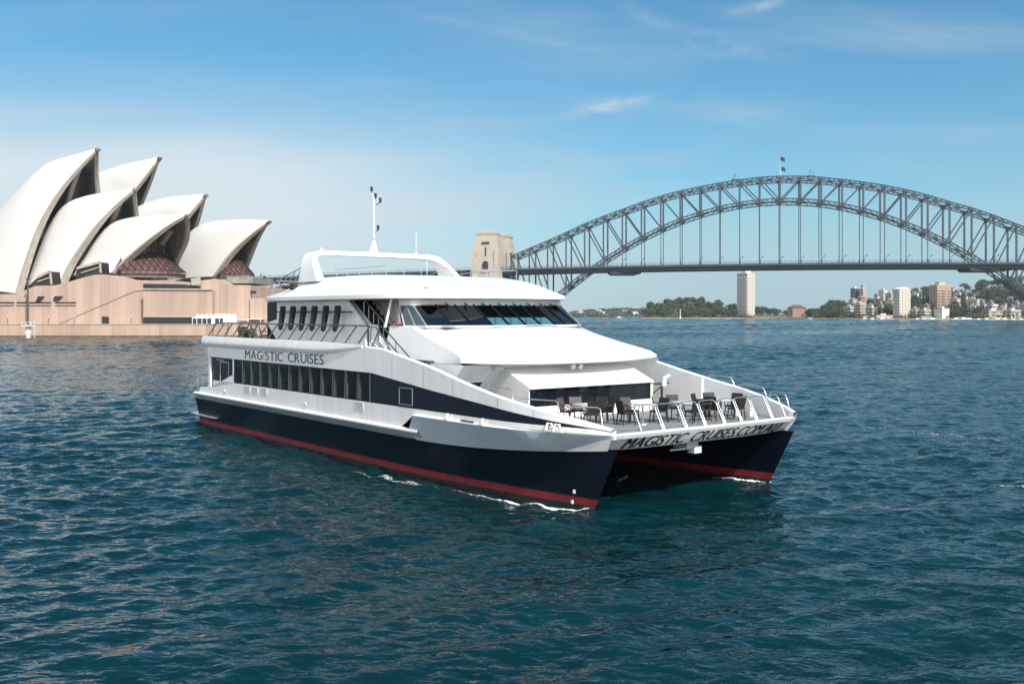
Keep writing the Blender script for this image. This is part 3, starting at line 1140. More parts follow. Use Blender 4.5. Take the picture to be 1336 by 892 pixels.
# side windows in the sloping front wall
for w0 in (.0, 8.6):
    mb = MB()
    f_ = lambda w_, z: L(8.85 - (z - 2.5) / 2.12 * 2.3 - .03, w_, z)
    mb.poly([f_(w0 + .05, 3.0), f_(w0 + .85, 3.0), f_(w0 + .85, 3.88), f_(w0 + .05, 3.88)])
    d = mb.build('saloon_door', M['navy2'], ferry)
    mb = MB()
    P = [f_(w0, 2.95), f_(w0 + .9, 2.95), f_(w0 + .9, 3.93), f_(w0, 3.93)]
    for a, b in zip(P, P[1:] + P[:1]):
        mb.bar(a, b, .07, .06)
    mb.build('door_frame', M['white'], d)
# hood box
mb = MB()
W0, W1 = 1.48, 8.22
top = lambda w_: L(6.75, w_, 4.43)
mb.poly([L(6.75, W0, 4.43), L(6.75, W1, 4.43), L(5.1, W1, 3.76), L(5.1, W0, 3.76)])
mb.poly([L(5.1, W0, 3.76), L(5.1, W1, 3.76), L(5.1, W1, 3.70), L(5.1, W0, 3.70)])
mb.poly([L(5.1, W0, 3.70), L(5.1, W1, 3.70), L(5.24, W1, 3.70), L(5.24, W0, 3.70)])
for w0 in (W0, W1):
    mb.poly([L(6.75, w0, 4.43), L(5.1, w0, 3.76), L(5.1, w0, 3.70), L(5.2, w0, 3.02), L(5.2, w0, 2.5), L(8.8, w0, 2.5), L(8.8, w0, 2.6)])
mb.poly([L(5.2, W0, 2.5), L(5.2, W1, 2.5), L(5.2, W1, 3.0), L(5.2, W0, 3.0)])
for a, b in ((W0, W0 + .10), (W1 - .10, W1)):
    mb.poly([L(5.2, a, 3.0), L(5.2, b, 3.0), L(5.2, b, 3.70), L(5.2, a, 3.70)])
mb.poly([L(5.2, W0, 3.0), L(5.2, W1, 3.0), L(5.4, W1, 3.0), L(5.4, W0, 3.0)])
mb.build('saloon_hood', M['white'], ferry)
npn = 7
for k in range(npn):
    a = W0 + .1 + k * (W1 - W0 - .2) / npn
    b = W0 + .1 + (k + 1) * (W1 - W0 - .2) / npn
    mb = MB()
    mb.box(L(5.30, a + .008, 3.0), L(5.26, b - .008, 3.70))
    mb.build('saloon_window', M['blackglass'], ferry)
# lamps under the brow
for w0 in (4.55, 4.95):
    mb = MB()
    mb.tube([L(6.3, w0, 4.50), L(6.05, w0, 4.42)], [.07, .11], 10)
    mb.tube([L(6.35, w0, 4.62), L(6.3, w0, 4.5)], .025)
    mb.build('deck_lamp', M['grey_paint'], ferry)
mb = MB()
mb.box(L(6.55, .75, 4.40), L(6.3, 1.15, 4.55))
mb.build('lamp_box', M['grey_paint'], ferry)

# brow: the big white roof sloping down from the wheelhouse
mb = MB()


def brow_ring(s_c, bow, hw, z, zc_):
    r = []
    for i in range(25):
        q = -1 + 2 * i / 24
        e = abs(q) ** 2.4
        ee = max(0, abs(q) - .9) / .1
        r.append(L(s_c + bow * e + .45 * ee * ee, 4.75 + q * hw, z + (zc_ - z) * (1 - e)))
    return r


rings = [brow_ring(6.2, .75, 5.15, 4.66, 4.58), brow_ring(5.55, .85, 5.27, 4.70, 4.60), brow_ring(5.48, .9, 5.25, 4.80, 4.70), brow_ring(5.70, .95, 5.16, 4.97, 4.88), brow_ring(6.3, 1.05, 5.02, 5.13, 5.08), brow_ring(7.2, 1.15, 4.87, 5.32, 5.34),
         brow_ring(8.6, 1.25, 4.68, 5.66, 5.74), brow_ring(9.4, 1.35, 4.58, 5.92, 6.0), brow_ring(9.8, 1.4, 4.5, 6.02, 6.06)]
mb.grid(rings)
rear = [L(13.45, 4.75 + (-1 + 2 * i / 24) * 4.45, 6.05) for i in range(25)]
mb.grid([rings[-1], rear])
for sgn in (0, -1):
    side = [r[sgn] for r in rings[1:]]
    sg = -1 if sgn == 0 else 1
    lowf = L(6.9, 4.75 + sg * 5.2, 4.62)
    lowa = L(13.45, 4.75 + sg * 4.9, 4.62)
    base = [L(6.8 + (13.45 - 6.8) * (k / (len(side) - 1)), 4.75 + sg * (5.22 - .3 * k / (len(side) - 1)), 4.62) for k in range(len(side))]
    mb.grid([side, base])
    mb.poly([side[-1], rear[sgn], lowa])
mb.grid([rings[0], [L(13.45, 4.75 + (-1 + 2 * i / 24) * 4.9, 4.62) for i in range(25)]])
mb.poly(rear + [L(13.45, 4.75 + 4.9, 4.62), L(13.45, 4.75 - 4.9, 4.62)])
mb.build('forward_roof', M['white'], ferry, smooth=28)

# ------------------------------------------------------------------ wheelhouse windows
HB = [(12.5, 4.32), (10.75, 4.30), (10.0, 3.45), (9.45, 1.75), (9.35, 0)]
HT = [(13.1, 4.22), (12.1, 4.18), (11.55, 3.35), (11.05, 1.7), (10.95, 0)]


def outline(half, z):
    a = [L(s, 4.75 - h, z) for s, h in half]
    b = [L(s, 4.75 + h, z) for s, h in reversed(half[:-1])]
    return [Vector(p) for p in a + b]


bo, to = outline(HB, 6.05), outline(HT, 7.0)
sill = outline([(s, h + .06) for s, h in HB], 6.0)
sill2 = outline([(s - .03, h + .06) for s, h in HB], 6.10)
mb = MB()
mb.grid([sill, sill2, [p + Vector((0, 0, .0)) for p in bo]])
head0 = outline([(s - .05, h + .05) for s, h in HT], 6.95)
head1 = outline([(s + .02, h + .03) for s, h in HT], 7.25)
mb.grid([head0, head1])
mb.grid([head0, [p for p in to]])
mb.build('window_surround', M['white'], ferry)
np_ = [2, 1, 2, 2, 2, 2, 1, 2]
for i in range(len(bo) - 1):
    for k in range(np_[i]):
        a, b = k / np_[i], (k + 1) / np_[i]
        q = [bo[i].lerp(bo[i + 1], a), bo[i].lerp(bo[i + 1], b), to[i].lerp(to[i + 1], b), to[i].lerp(to[i + 1], a)]
        mb = MB()
        mb.poly(q)
        wn = mb.build('wheelhouse_window', M['bridgeglass'], ferry)
        mb = MB()
        light = i in (0, 1, 6, 7)
        wdt = .05
        mb.bar(q[0], q[3], wdt, .08)
        mb.bar(q[1], q[2], wdt, .08)
        mb.bar(q[3], q[2], .05, .05)
        mb.bar(q[0], q[1], .04, .04)
        mb.build('frame', M['grey_paint'] if light and i != 1 else M['dark'], wn)
        if 2 <= i <= 5:
            mb = MB()
            m0 = q[3].lerp(q[2], .5) + Vector((.06, 0, .05))
            mb.bar(m0, m0 + Vector((.25, 0, -.10)), .05, .04)
            mb.build('wiper', M['dark'], wn)
# inside the wheelhouse
mb = MB()
mb.poly([L(13.2, .5, 6.05), L(13.2, 9.0, 6.05), L(13.2, 9.0, 7.2), L(13.2, .5, 7.2)])
mb.poly([L(13.2, .6, 6.062), L(9.9, .9, 6.062), L(9.9, 8.6, 6.062), L(13.2, 8.9, 6.062)])
mb.poly([L(13.2, .6, 7.0), L(11.3, .9, 7.0), L(11.3, 8.6, 7.0), L(13.2, 8.9, 7.0)])
mb.box(L(12.9, 1.3, 6.07), L(12.0, 6.9, 6.98))
mb.build('wheelhouse_lining', M['inside'], ferry)
mb = MB()
mb.box(L(11.4, 2.2, 6.07), L(10.6, 7.3, 6.42))
mb.box(L(12.6, 3.2, 6.07), L(12.2, 3.8, 6.85))
mb.box(L(12.6, 5.4, 6.07), L(12.2, 6.0, 6.85))
mb.build('helm_console', M['grey_paint'], ferry)

# ------------------------------------------------------------------ main roof and flybridge
def ring(sf, sa, hw, z, e=5.5):
    c, h = (sf + sa) / 2, (sa - sf) / 2
    r = []
    for i in range(72):
        a = 2 * math.pi * (i + .5) / 72
        ca, sa_ = math.cos(a), math.sin(a)
        ee = e if ca > 0 else 3.6
        x = math.copysign(abs(ca) ** (2 / ee), ca)
        y = math.copysign(abs(sa_) ** (2 / ee), sa_)
        r.append(L(c + h * x, 4.75 + hw * y, z))
    return r


mb = MB()
rr = [ring(10.9, 26.9, 4.7, 7.23), ring(10.55, 27.2, 5.2, 7.24), ring(10.45, 27.35, 5.28, 7.27), ring(10.5, 27.35, 5.28, 7.44), ring(10.65, 27.2, 5.2, 7.50),
      ring(11.2, 26.2, 4.95, 7.68), ring(12.1, 25.0, 4.65, 7.96), ring(13.2, 24.0, 4.35, 8.20), ring(14.6, 23.4, 4.05, 8.37), ring(16.2, 22.8, 3.6, 8.45), ring(18, 21.5, 2.0, 8.47)]
mb.loft(rr)
mb.build('main_roof', M['white'], ferry, smooth=35)
# arch across the flybridge
mb = MB()


def arch_sec(s0, s1, w_, z, th, nx, nz):
    return [L(s0, w_ - nx * th, z - nz * th), L(s1, w_ - nx * th, z - nz * th), L(s1, w_ + nx * th, z + nz * th), L(s0, w_ + nx * th, z + nz * th)]


half = [(20.4, 22.6, .42, 8.25, .20, 1, .25), (20.8, 22.5, .47, 8.6, .19, 1, .2), (21.4, 22.7, .62, 9.1, .17, 1, .1), (21.9, 22.95, .80, 9.45, .16, .95, -.3), (22.2, 23.1, 1.02, 9.66, .14, .7, -.7), (22.35, 23.2, 1.4, 9.75, .12, .2, -1), (22.45, 23.25, 2.2, 9.77, .11, 0, -1), (22.5, 23.3, 4.75, 9.79, .11, 0, -1)]
secs = [arch_sec(*h) for h in half]
secs2 = []
for s0, s1, w_, z, th, nx, nz in reversed(half[:-1]):
    secs2.append(arch_sec(s0, s1, 9.5 - w_, z, th, -nx, nz))
mb.loft(secs + secs2)
mb.build('flybridge_arch', M['white'], ferry, smooth=40)
# mast with its lamps
mast = MB()
mast.loft([[L(22.85 + a * .18, 4.75 + b * .22, 9.86) for a, b in ((-1, -1), (1, -1), (1, 1), (-1, 1))],
           [L(22.75 + a * .05, 4.75 + b * .06, 10.55) for a, b in ((-1, -1), (1, -1), (1, 1), (-1, 1))]])
mast.tube([L(22.75, 4.75, 10.7), L(22.75, 4.75, 12.85)], [.06, .045])
mast.tube([L(22.75, 4.75, 12.8), L(22.75, 4.62, 13.3)], .03)
ms = mast.build('mast', M['white'], ferry, smooth=40)
for ds, dw, z in ((0, -.14, 13.35), (0, .10, 13.02), (-.1, .34, 12.78), (-.1, .20, 11.28)):
    c = L(22.75 + ds, 4.75 + dw, z)
    mb = MB()
    mb.tube([(c[0], c[1], c[2] - .13), (c[0], c[1], c[2] + .11)], .072, 10)
    mb.tube([(c[0], c[1], c[2] - .15), (c[0], c[1] - dw * .8, c[2] - .28)], .03, 6)
    mb.build('navigation_lamp', M['dark'], ms)
for s, w0, z0, z1 in ((22.85, 7.5, 9.85, 11.2), (11.9, 1.2, 7.75, 9.2), (22.7, 1.6, 9.85, 10.1)):
    mb = MB()
    c = L(s, w0, z0)
    mb.tube([c, (c[0], c[1], c[2] + .16)], [.11, .04], 8)
    mb.tube([L(s, w0, z0 + .1), L(s, w0, z1)], .012, 6)
    mb.build('aerial', M['white'], ferry)
mb = MB()
for k in range(9):
    w0 = 1.1 + k * .95
    mb.tube([L(15.2 + .0 * k, w0, 8.4), L(15.2, w0, 8.78)], .018, 6)
mb.tube([L(15.2, 1.1, 8.78), L(15.2, 8.7, 8.78)], .022, 6)
for w0 in (1.1, 8.7):
    mb.tube([L(15.2, w0, 8.78), L(20.2, w0, 8.78)], .022, 6)
    for k in range(4):
        mb.tube([L(16.5 + k * 1.2, w0, 8.4), L(16.5 + k * 1.2, w0, 8.78)], .018, 6)
mb.build('flybridge_rail', M['steel'], ferry)
mb = MB()
for w0 in (.25, 9.25):
    for k in range(6):
        s = 26.6 - k * .85
        zt = 7.75 + .16 * k
        mb.tube([L(s, w0, zt - .2), L(s - .5, w0 + (.3 if w0 < 4 else -.3), zt + .62)], .024, 6)
    mb.tube([L(26.1, w0 + (.3 if w0 < 4 else -.3), 8.37), L(21.9, w0 + (.3 if w0 < 4 else -.3), 9.15)], .026, 6)
for k in range(8):
    mb.tube([L(26.6, .8 + k * 1.13, 7.55), L(26.1, .8 + k * 1.13, 8.37)], .024, 6)
mb.tube([L(26.1, .55, 8.37), L(26.1, 8.95, 8.37)], .026, 6)
mb.build('roof_rail', M['steel'], ferry)
mb = MB()
mb.box(L(24.0, -.04, 7.88), L(22.6, .25, 8.05))
mb.build('roof_louvre', M['dark'], ferry)
mb = MB()
mb.bar(L(23.1, .02, 7.85), L(23.5, -.46, 7.47), .25, .06)
mb.build('roof_gutter', M['grey_paint'], ferry)

# ------------------------------------------------------------------ upper deck house, stair, rails
mb = MB()
P = [(17.0, 7.22), (15.35, 6.05), (15.35, 4.95), (24.6, 4.95), (26.2, 6.1), (24.9, 6.3), (24.9, 7.22)]
mb.prism([L(s, .1, z) for s, z in P], (0, .1, 0))
mb.prism([L(s, 9.3, z) for s, z in P], (0, .1, 0))
mb.box(L(25.2, 1.75, 4.95), L(13.3, 7.75, 7.24))
mb.build('deck_house', M['side'], ferry)
mb = MB()
mb.box(L(26.6, .30, 4.95), L(24.85, 9.2, 7.22))
mb.build('aft_windscreen', M['navy2'], ferry)
# side pockets forward of the stair and the post beside it
mb = MB()
mb.prism([L(s, .25, z) for s, z in ((15.3, 4.95), (15.3, 6.1), (14.7, 6.1), (14.1, 4.95))], (0, .12, 0))
mb.box(L(13.55, .30, 4.95), L(12.3, .5, 6.06))
mb.poly([L(13.35, .55, 6.05), L(12.75, .45, 6.05), L(13.3, .55, 7.24), L(14.0, .9, 7.24)])
mb.build('stair_screen', M['side'], ferry)
mb = MB()
mb.tube([L(13.5, .05, 6.0), L(13.2, .2, 7.25)], .06, 8)
mb.build('roof_post', M['white'], ferry)
stair = MB()
for k in range(10):
    s = 14.1 + k * .36
    z = 5.1 + k * .235
    stair.box(L(s + .32, .45, z), L(s, 1.6, z + .05))
    stair.poly([L(s + .34, .45, z), L(s + .34, 1.6, z), L(s + .34, 1.6, z + .24), L(s + .34, .45, z + .24)])
stair.mi = 1
for w0 in (.42, 1.62):
    stair.bar(L(13.8, w0, 4.98), L(17.5, w0, 7.30), .05, .26)
stair.mi = 2
stair.tube([L(13.9, .5, 5.0), L(13.9, .5, 5.95), L(16.3, .5, 7.3)], .025, 6)
for k in range(5):
    s = 14.4 + k * .45
    stair.tube([L(s, .5, 5.2 + k * .3), L(s, .5, 6.15 + k * .25)], .016, 6)
stair.build('deck_stair', [M['dark'], M['white'], M['steel']], ferry)
# stair from the upper deck down to the foredeck
M['railmetal'] = mat('dull_metal_rail', (.17, .155, .15), .35, .7)
gs = MB()
for w0 in (-.98, -.62):
    gs.bar(L(12.9, w0, 5.35), L(9.2, w0, 3.1), .05, .24)
for k in range(9):
    s = 12.6 - k * .39
    z = 4.85 - k * .245
    gs.box(L(s, -.98, z), L(s - .25, -.62, z + .04))
gs.mi = 1
for w0 in (-.98, -.60):
    gs.tube([L(13.0, w0, 5.4), L(12.9, w0, 6.05), L(12.55, w0, 6.02), L(10.1, w0, 4.62), L(10.0, w0, 4.1)], .03, 6)
    gs.tube([L(11.5, w0, 4.6), L(11.5, w0, 5.42)], .022, 6)
gs.tube([L(12.5, -1.18, 5.16), L(12.1, -1.1, 5.85), L(12.0, -1.1, 5.85), L(11.0, -1.18, 5.15), L(11.0, -1.18, 4.95)], .03, 6)
gs.build('side_stair', [M['grey_paint'], M['railmetal']], ferry)


def rail_upper(G):
    mb = MB()
    n = 15
    ss = [31.3 - k * (31.3 - 13.6) / n for k in range(n + 1)]
    for s in ss:
        mb.tube([G(s, -1.24, 5.29), G(s - .48, -.92, 6.06)], .034, 6)
    mb.tube([G(31.3 - .45, -.92, 6.07), G(13.2, -.92, 6.07)], .036, 6)
    mb.build('upper_rail', M['dark'] if False else M['railmetal'], ferry)


both(rail_upper)
mb = MB()
mb.tube([L(31.0, -.92, 6.07), L(31.0, 10.4, 6.07)], .03, 6)
for k in range(14):
    mb.tube([L(31.3, -1 + k * .85, 5.0), L(31.0, -1 + k * .85, 6.07)], .026, 6)
mb.build('aft_rail', M['railmetal'], ferry)

# ------------------------------------------------------------------ foredeck rails
BASES = [(.30, -.05)] + [(None, w0) for w0 in (1.36, 2.42, 3.5, 4.48, 5.5, 6.45, 7.35, 8.3, 9.2)]
ws = [b[1] for b in BASES]
for a, b in zip(ws[1:], ws[2:]):
    mb = MB()

    def cr(w0):
        q = (w0 + .02) / 9.54
        return .16 * (1 - (2 * q - 1) ** 2)
    a2, b2 = a + .05, b - .05
    pa = [L(-.92 - cr(a2), a2, 2.655), L(-.55 - cr(a2), a2, 3.38), L(-.49 - cr(a2), a2 + .05, 3.47), L(-.47 - cr(a2), a2 + .16, 3.50)]
    pb = [L(-.92 - cr(b2), b2, 2.655), L(-.55 - cr(b2), b2, 3.38), L(-.49 - cr(b2), b2 - .05, 3.47), L(-.47 - cr(b2), b2 - .16, 3.50)]
    mb.tube(pa + list(reversed(pb)), .021, 8)
    mb.build('bow_rail', M['steel'], ferry, smooth=60)
for G in (lambda s, w_, z: L(s, w_, z), lambda s, w_, z: L(s, 9.5 - w_, z)):
    for s0, s1 in ((4.3, 2.75), (2.55, .75), (.6, -.75)):
        mb = MB()
        i0 = .12
        z0, z1 = interp(TOPL, s0) + .03, interp(TOPL, s1) + .03
        zt = max(3.52, z0 + .12)
        mb.tube([G(s0, w_wall(s0) + i0, z0), G(s0 - .1, w_wall(s0) + i0 + .05, zt - .04), G(s0 - .2, w_wall(s0) + i0 + .05, zt),
                 G(s1 + .3, w_wall(s1) + i0 + .05, zt), G(s1 + .15, w_wall(s1) + i0 + .05, zt - .05), G(s1, w_wall(s1) + i0, z1)], .021, 8)
        mb.build('bow_rail', M['steel'], ferry, smooth=60)
# bollards and fairlead along the starboard and port ledges
for G in (lambda s, w_, z: L(s, w_, z), lambda s, w_, z: L(s, 9.5 - w_, z)):
    for s0 in (6.45, 4.2):
        mb = MB()
        c = G(s0, -1.40, 2.62)
        mb.tube([c, (c[0], c[1], 2.86)], .075, 10)
        mb.build('bollard', M['white'], ferry, smooth=50)
    mb = MB()
    mb.box(G(5.55, -1.36, 2.655), G(4.75, -1.42, 2.70))
    mb.build('scupper', M['dark'], ferry)
    mb = MB()
    for s0 in (.95, .55):
        mb.tube([G(s0 + .14, -1.02, 2.68), G(s0 + .08, -.98, 2.93), G(s0 - .08, -.96, 2.93), G(s0 - .14, -.92, 2.68)], .05, 8)
    mb.bar(G(1.1, -1.02, 2.7), G(.35, -.90, 2.7), .14, .05)
    mb.build('fairlead', M['white'], ferry, smooth=50)
# davit arm by the port bulwark
mb = MB()
mb.tube([L(5.3, 8.9, 2.5), L(5.3, 8.9, 3.75)], .05, 8)
mb.tube([L(5.4, 7.9, 3.58), L(5.2, 9.2, 3.62)], .045, 8)
mb.tube([L(5.3, 8.0, 3.0), L(5.25, 8.85, 3.5)], .035, 8)
mb.mi = 1
mb.box(L(5.35, 8.8, 3.5), L(5.15, 9.05, 3.8))
mb.tube([L(5.25, 8.95, 3.8), L(5.1, 9.2, 3.95)], .09, 10)
mb.build('davit', [M['dark'], M['grey_paint']], ferry)
for w0, s0 in ((9.35, 1.6), (9.5, 1.0)):
    mb = MB()
    c = L(s0, w0, 2.5)
    mb.tube([c, (c[0], c[1], 2.8)], .09, 10)
    mb.tube([(c[0], c[1], 2.8), (c[0], c[1], 2.84)], .12, 10)
    mb.build('bollard', M['white'], ferry, smooth=50)
mb = MB()
mb.box(L(4.35, -.2, 2.5), L(3.55, .85, 2.98))
mb.build('deck_locker', M['white'], ferry)

# ------------------------------------------------------------------ loose things carried by the ferry
bar = MB()
bar.tube([L(24.9, -.12, 6.68), L(16.2, -.12, 6.68)], .035, 6)
for k in range(4):
    s = 24.6 - k * 2.6
    bar.tube([L(s, -.12, 6.68), L(s, .1, 6.68)], .03, 6)
bar.build('hanging_bar', M['dark'], ferry)
protof = None
for k in range(6):
    s = 23.35 - k * 1.205
    mb = MB()
    if protof is None:
        mb.tube([(.03, 0, .30), (.03, 0, .27), (.02, -.01, .15), (0, -.02, -.1), (-.10, -.08, -.75), (-.115, -.09, -.88), (-.12, -.09, -.94)],
                [.10, .145, .155, .155, .13, .10, .03], 12)
        protof = mb.build('padded_roll', M['rope'], None, smooth=50)
        o = protof
    else:
        o = protof.copy()
        col.objects.link(o)
    o.location = FW(s, -.27, 6.68)
    o.rotation_euler = (0, 0, FROT)
    o['label'] = ['', 'second', 'third', 'fourth', 'fifth', ''][k] + ' from the stern of the six black padded rolls hanging along the upper deck wall' if 0 < k < 5 else ('aftmost of the six black padded rolls, beside the dark aft windscreen' if k == 0 else 'foremost of the six black padded rolls, beside the stair opening')
    o['category'] = 'padded roll'
    o['group'] = 'black padded rolls hanging on the upper deck'


def make_chair(tan):
    t = empty('deck_chair')
    mt = M['wickersun'] if tan else M['wicker']  # tan: the backrest carries the painted sun glare
    mb = MB()
    mb.box((-.24, -.24, .40), (.24, .24, .46))
    mb.build('seat', M['wicker'], t)
    mb = MB()
    mb.loft([[(-.22, -.24, .46), (-.18, -.24, .46), (-.18, .24, .46), (-.22, .24, .46)], [(-.33, -.25, .92), (-.29, -.25, .92), (-.29, .25, .92), (-.33, .25, .92)]])
    mb.build('backrest', mt, t)
    for sx, sy in ((-1, -1), (-1, 1), (1, -1), (1, 1)):
        mb = MB()
        mb.bar((sx * .21, sy * .21, .42), (sx * .26, sy * .24, 0), .035, .035)
        mb.build('leg', M['dark'], t)
    for sy in (-1, 1):
        mb = MB()
        mb.tube([(.21, sy * .25, .42), (.22, sy * .27, .66), (-.26, sy * .27, .68)], .02, 6)
        mb.build('armrest', M['wicker'], t)
    return t


def make_table():
    t = empty('deck_table')
    mb = MB()
    mb.box((-.36, -.36, .71), (.36, .36, .745))
    mb.build('tabletop', M['grey_paint'], t)
    mb = MB()
    mb.tube([(0, 0, .03), (0, 0, .71)], .035, 10)
    mb.build('pedestal', M['steel'], t)
    mb = MB()
    mb.tube([(0, 0, 0), (0, 0, .025), (0, 0, .05)], [.27, .26, .06], 16)
    mb.build('base', M['steel'], t)
    return t


chair_src = {False: make_chair(False), True: make_chair(True)}
chair_used = {False: False, True: False}


def chair(s, w_, face, label, tan=False):
    o = chair_src[tan] if not chair_used[tan] else copy_tree(chair_src[tan])
    chair_used[tan] = True
    o.location = FW(s, w_, 2.505)
    o.rotation_euler = (0, 0, FROT + face)
    o['label'], o['category'], o['group'] = label, 'chair', 'wicker chairs on the foredeck'


tabs = [(2.95, 2.45, 'starboard side of the foredeck', [(.75, -.30, 1), (.80, .30, 1), (.35, .95, 0), (-.62, -.28, 0), (-.2, .78, 0)]),
        (1.70, 4.15, 'middle of the foredeck', [(.72, .05, 1), (.15, -.72, 0), (.0, .85, 0)]),
        (1.45, 6.05, 'second from the port side', [(.6, -.62, 0), (.75, .35, 0), (-.65, -.12, 0), (-.35, .72, 0)]),
        (1.30, 8.05, 'nearest the port bulwark', [(.75, -.35, 0), (.75, .32, 0), (-.3, -.82, 0), (.1, .85, 0), (-.68, .1, 0)])]
tname = ['at the starboard-most table', 'at the second table from starboard', 'at the second table from port', 'at the table nearest the port bulwark']
tsrc = make_table()
for i, (s, w_, _, chs) in enumerate(tabs):
    o = tsrc if i == 0 else copy_tree(tsrc)
    o.location = FW(s, w_, 2.505)
    o.rotation_euler = (0, 0, FROT)
    o['label'] = 'square grey table on a steel pedestal, ' + ['starboard-most, by the white locker', 'in front of the black saloon windows', 'between the middle and the port-side tables', 'nearest the port bulwark'][i]
    o['category'] = 'table'
    o['group'] = 'tables on the foredeck'
    for j, (ds, dw, tan) in enumerate(chs):
        side = ('aft of it' if ds > .5 else 'on its bow side' if ds < -.5 else 'on its starboard side' if dw < 0 else 'on its port side')
        face = math.atan2(-dw, ds)
        lab = ('dark wicker chair with sun-tinted back ' if tan else 'dark wicker chair ') + tname[i] + ', ' + side
        if ds > .5 and sum(1 for c in chs if c[0] > .5) > 1:
            lab += ', starboard one' if dw == min(c[1] for c in chs if c[0] > .5) else ', port one'
        if not tan and ds <= .5 and sum(1 for c in chs if -.5 <= c[0] <= .5 and (c[1] < 0) == (dw < 0)) > 1:
            lab += ', aft one' if ds > 0 else ', forward one'
        chair(s + ds, w_ + dw, face, lab, bool(tan))
# furled white parasol standing by the port bulwark
pr = empty('furled_parasol', FW(3.6, 9.55, 2.505), 0, label='furled white parasol standing upright by the inside of the port bulwark', category='parasol')
mb = MB()
mb.tube([(0, 0, 0), (0, 0, 1.55)], .022, 8)
mb.build('pole', M['steel'], pr)
mb = MB()
mb.tube([(0, 0, .5), (0, 0, .8), (0, 0, 1.2), (0, 0, 1.5)], [.09, .085, .06, .03], 10)
mb.build('folded_canopy', M['white'], pr)
mb = MB()
mb.tube([(0, 0, 0), (0, 0, .06)], [.2, .18], 14)
mb.build('base', M['grey_paint'], pr)
# furniture and a planter on the aft upper deck
for k, (s, w_) in enumerate(((28.6, -.2), (27.6, .6))):
    o = copy_tree(chair_src[False])
    o.location = FW(s, w_, 4.955)
    o.rotation_euler = (0, 0, FROT + 1.2 * k)
    o['label'], o['category'], o['group'] = ['dark wicker chair on the aft upper deck behind the slanted rail', 'dark wicker chair on the aft upper deck next to the dark windscreen'][k], 'chair', 'chairs on the aft upper deck'
pl = empty('potted_plant', FW(27.2, -.5, 4.955), 0, label='leafy green plant in a dark pot on the aft upper deck', category='plant')
mb = MB()
mb.tube([(0, 0, 0), (0, 0, .4)], [.18, .25], 10)
mb.build('pot', M['dark'], pl)
rnd = random.Random(5)
mb = MB()
for k in range(90):
    c = Vector((rnd.gauss(0, .17), rnd.gauss(0, .17), .42 + abs(rnd.gauss(.15, .16))))
    n_ = Vector((rnd.gauss(0, 1), rnd.gauss(0, 1), rnd.gauss(.5, .6))).normalized()
    x = n_.orthogonal().normalized() * .09
    y = n_.cross(x)
    mb.poly([c + x, c + y, c - x, c - y])
mb.build('leaves', M['leaf'][2], pl)
# a red towel on the ledge beside the stair
mb = MB()
c = Vector((0, 0, 0))
mb.grid([[(-.35 + .1 * i, -.18 + .09 * j, .05 + .05 * math.sin(i * 2 + j * 1.3)) for i in range(8)] for j in range(5)])
o = mb.build('red_cloth', M['redthing'], None, smooth=60, label='crumpled red cloth on the ledge below the wheelhouse side window', category='cloth')
o.location = FW(12.9, .42, 6.07)
o.rotation_euler = (0, 0, FROT)

# bow waves and wash
foam_patch('bow_foam', [FW(-.15, .15, 0), FW(.2, -.12, 0), FW(1.3, -.6, 0), FW(3.2, -1.05, 0), FW(6.5, -1.45, 0)], .16, 1, .46)
foam_patch('bow_foam', [FW(.0, 9.35, 0), FW(.3, 9.15, 0), FW(1.2, 8.75, 0), FW(2.2, 8.45, 0)], .22, 2, .44)
foam_patch('bow_foam', [FW(-.1, 9.4, 0), FW(.4, 9.75, 0), FW(1.6, 10.3, 0)], .18, 3, .5)
foam_patch('side_foam', [FW(5.5, -1.6, 0), FW(9.5, -2.1, 0), FW(13.5, -2.3, 0)], .55, 5, .62)
foam_patch('side_foam', [FW(3.6, 4.5, 0), FW(4.2, 6.0, 0)], .18, 6, .52)
foam_patch('wake_streak', [(17.2, 39.0, 0), (20.6, 37.6, 0), (24.5, 37.2, 0), (29, 34.8, 0)], .35, 7, .56)
foam_patch('wake_streak', [(16, 62, 0), (24, 53, 0), (30, 44, 0)], .6, 8, .68)

# ================================================================== OPERA HOUSE
opera = empty('opera_house', (-105, 300, 3.4), 0, label='opera house of overlapping cream tiled shells on a pink granite podium at the harbour edge', category='opera house')
OL = Vector((-105, 300, 3.4))
TH = R(35)
ox, oy = Vector((math.cos(TH), -math.sin(TH), 0)), Vector((math.sin(TH), math.cos(TH), 0))
OA = Vector((-97.7, 300, 0))


def on_line(px, py, q):
    """the point at offset q across the hall axis that stands in column px"""
    k = (px - CX) / F
    b = OA + oy * q
    p = (k * b.y - b.x) / (ox.x - k * ox.y)
    P_ = b + ox * p
    return Vector((p, q, CAMH - (py - YH) / F * P_.y))


def ow(v, dq=0.):
    P_ = OA + ox * v[0] + oy * v[1]
    return Vector((P_.x, P_.y, v[2])) - OL


def resample(pts, n):
    # chord-length Catmull-Rom
    P_ = [Vector(p) for p in pts]
    d = [0]
    for a, b in zip(P_, P_[1:]):
        d.append(d[-1] + (b - a).length)
    outp = []
    for i in range(n + 1):
        t = d[-1] * i / n
        k = max(j for j in range(len(P_) - 1) if d[j] <= t + 1e-9)
        u = (t - d[k]) / max(1e-6, d[k + 1] - d[k])
        p0 = P_[k - 1] if k > 0 else P_[k] * 2 - P_[k + 1]
        p3 = P_[k + 2] if k + 2 < len(P_) else P_[k + 1] * 2 - P_[k]
        p1, p2 = P_[k], P_[k + 1]
        outp.append(.5 * ((2 * p1) + (p2 - p0) * u + (2 * p0 - 5 * p1 + 4 * p2 - p3) * u * u + (3 * p1 - p0 - 3 * p2 + p3) * u ** 3))
    return outp


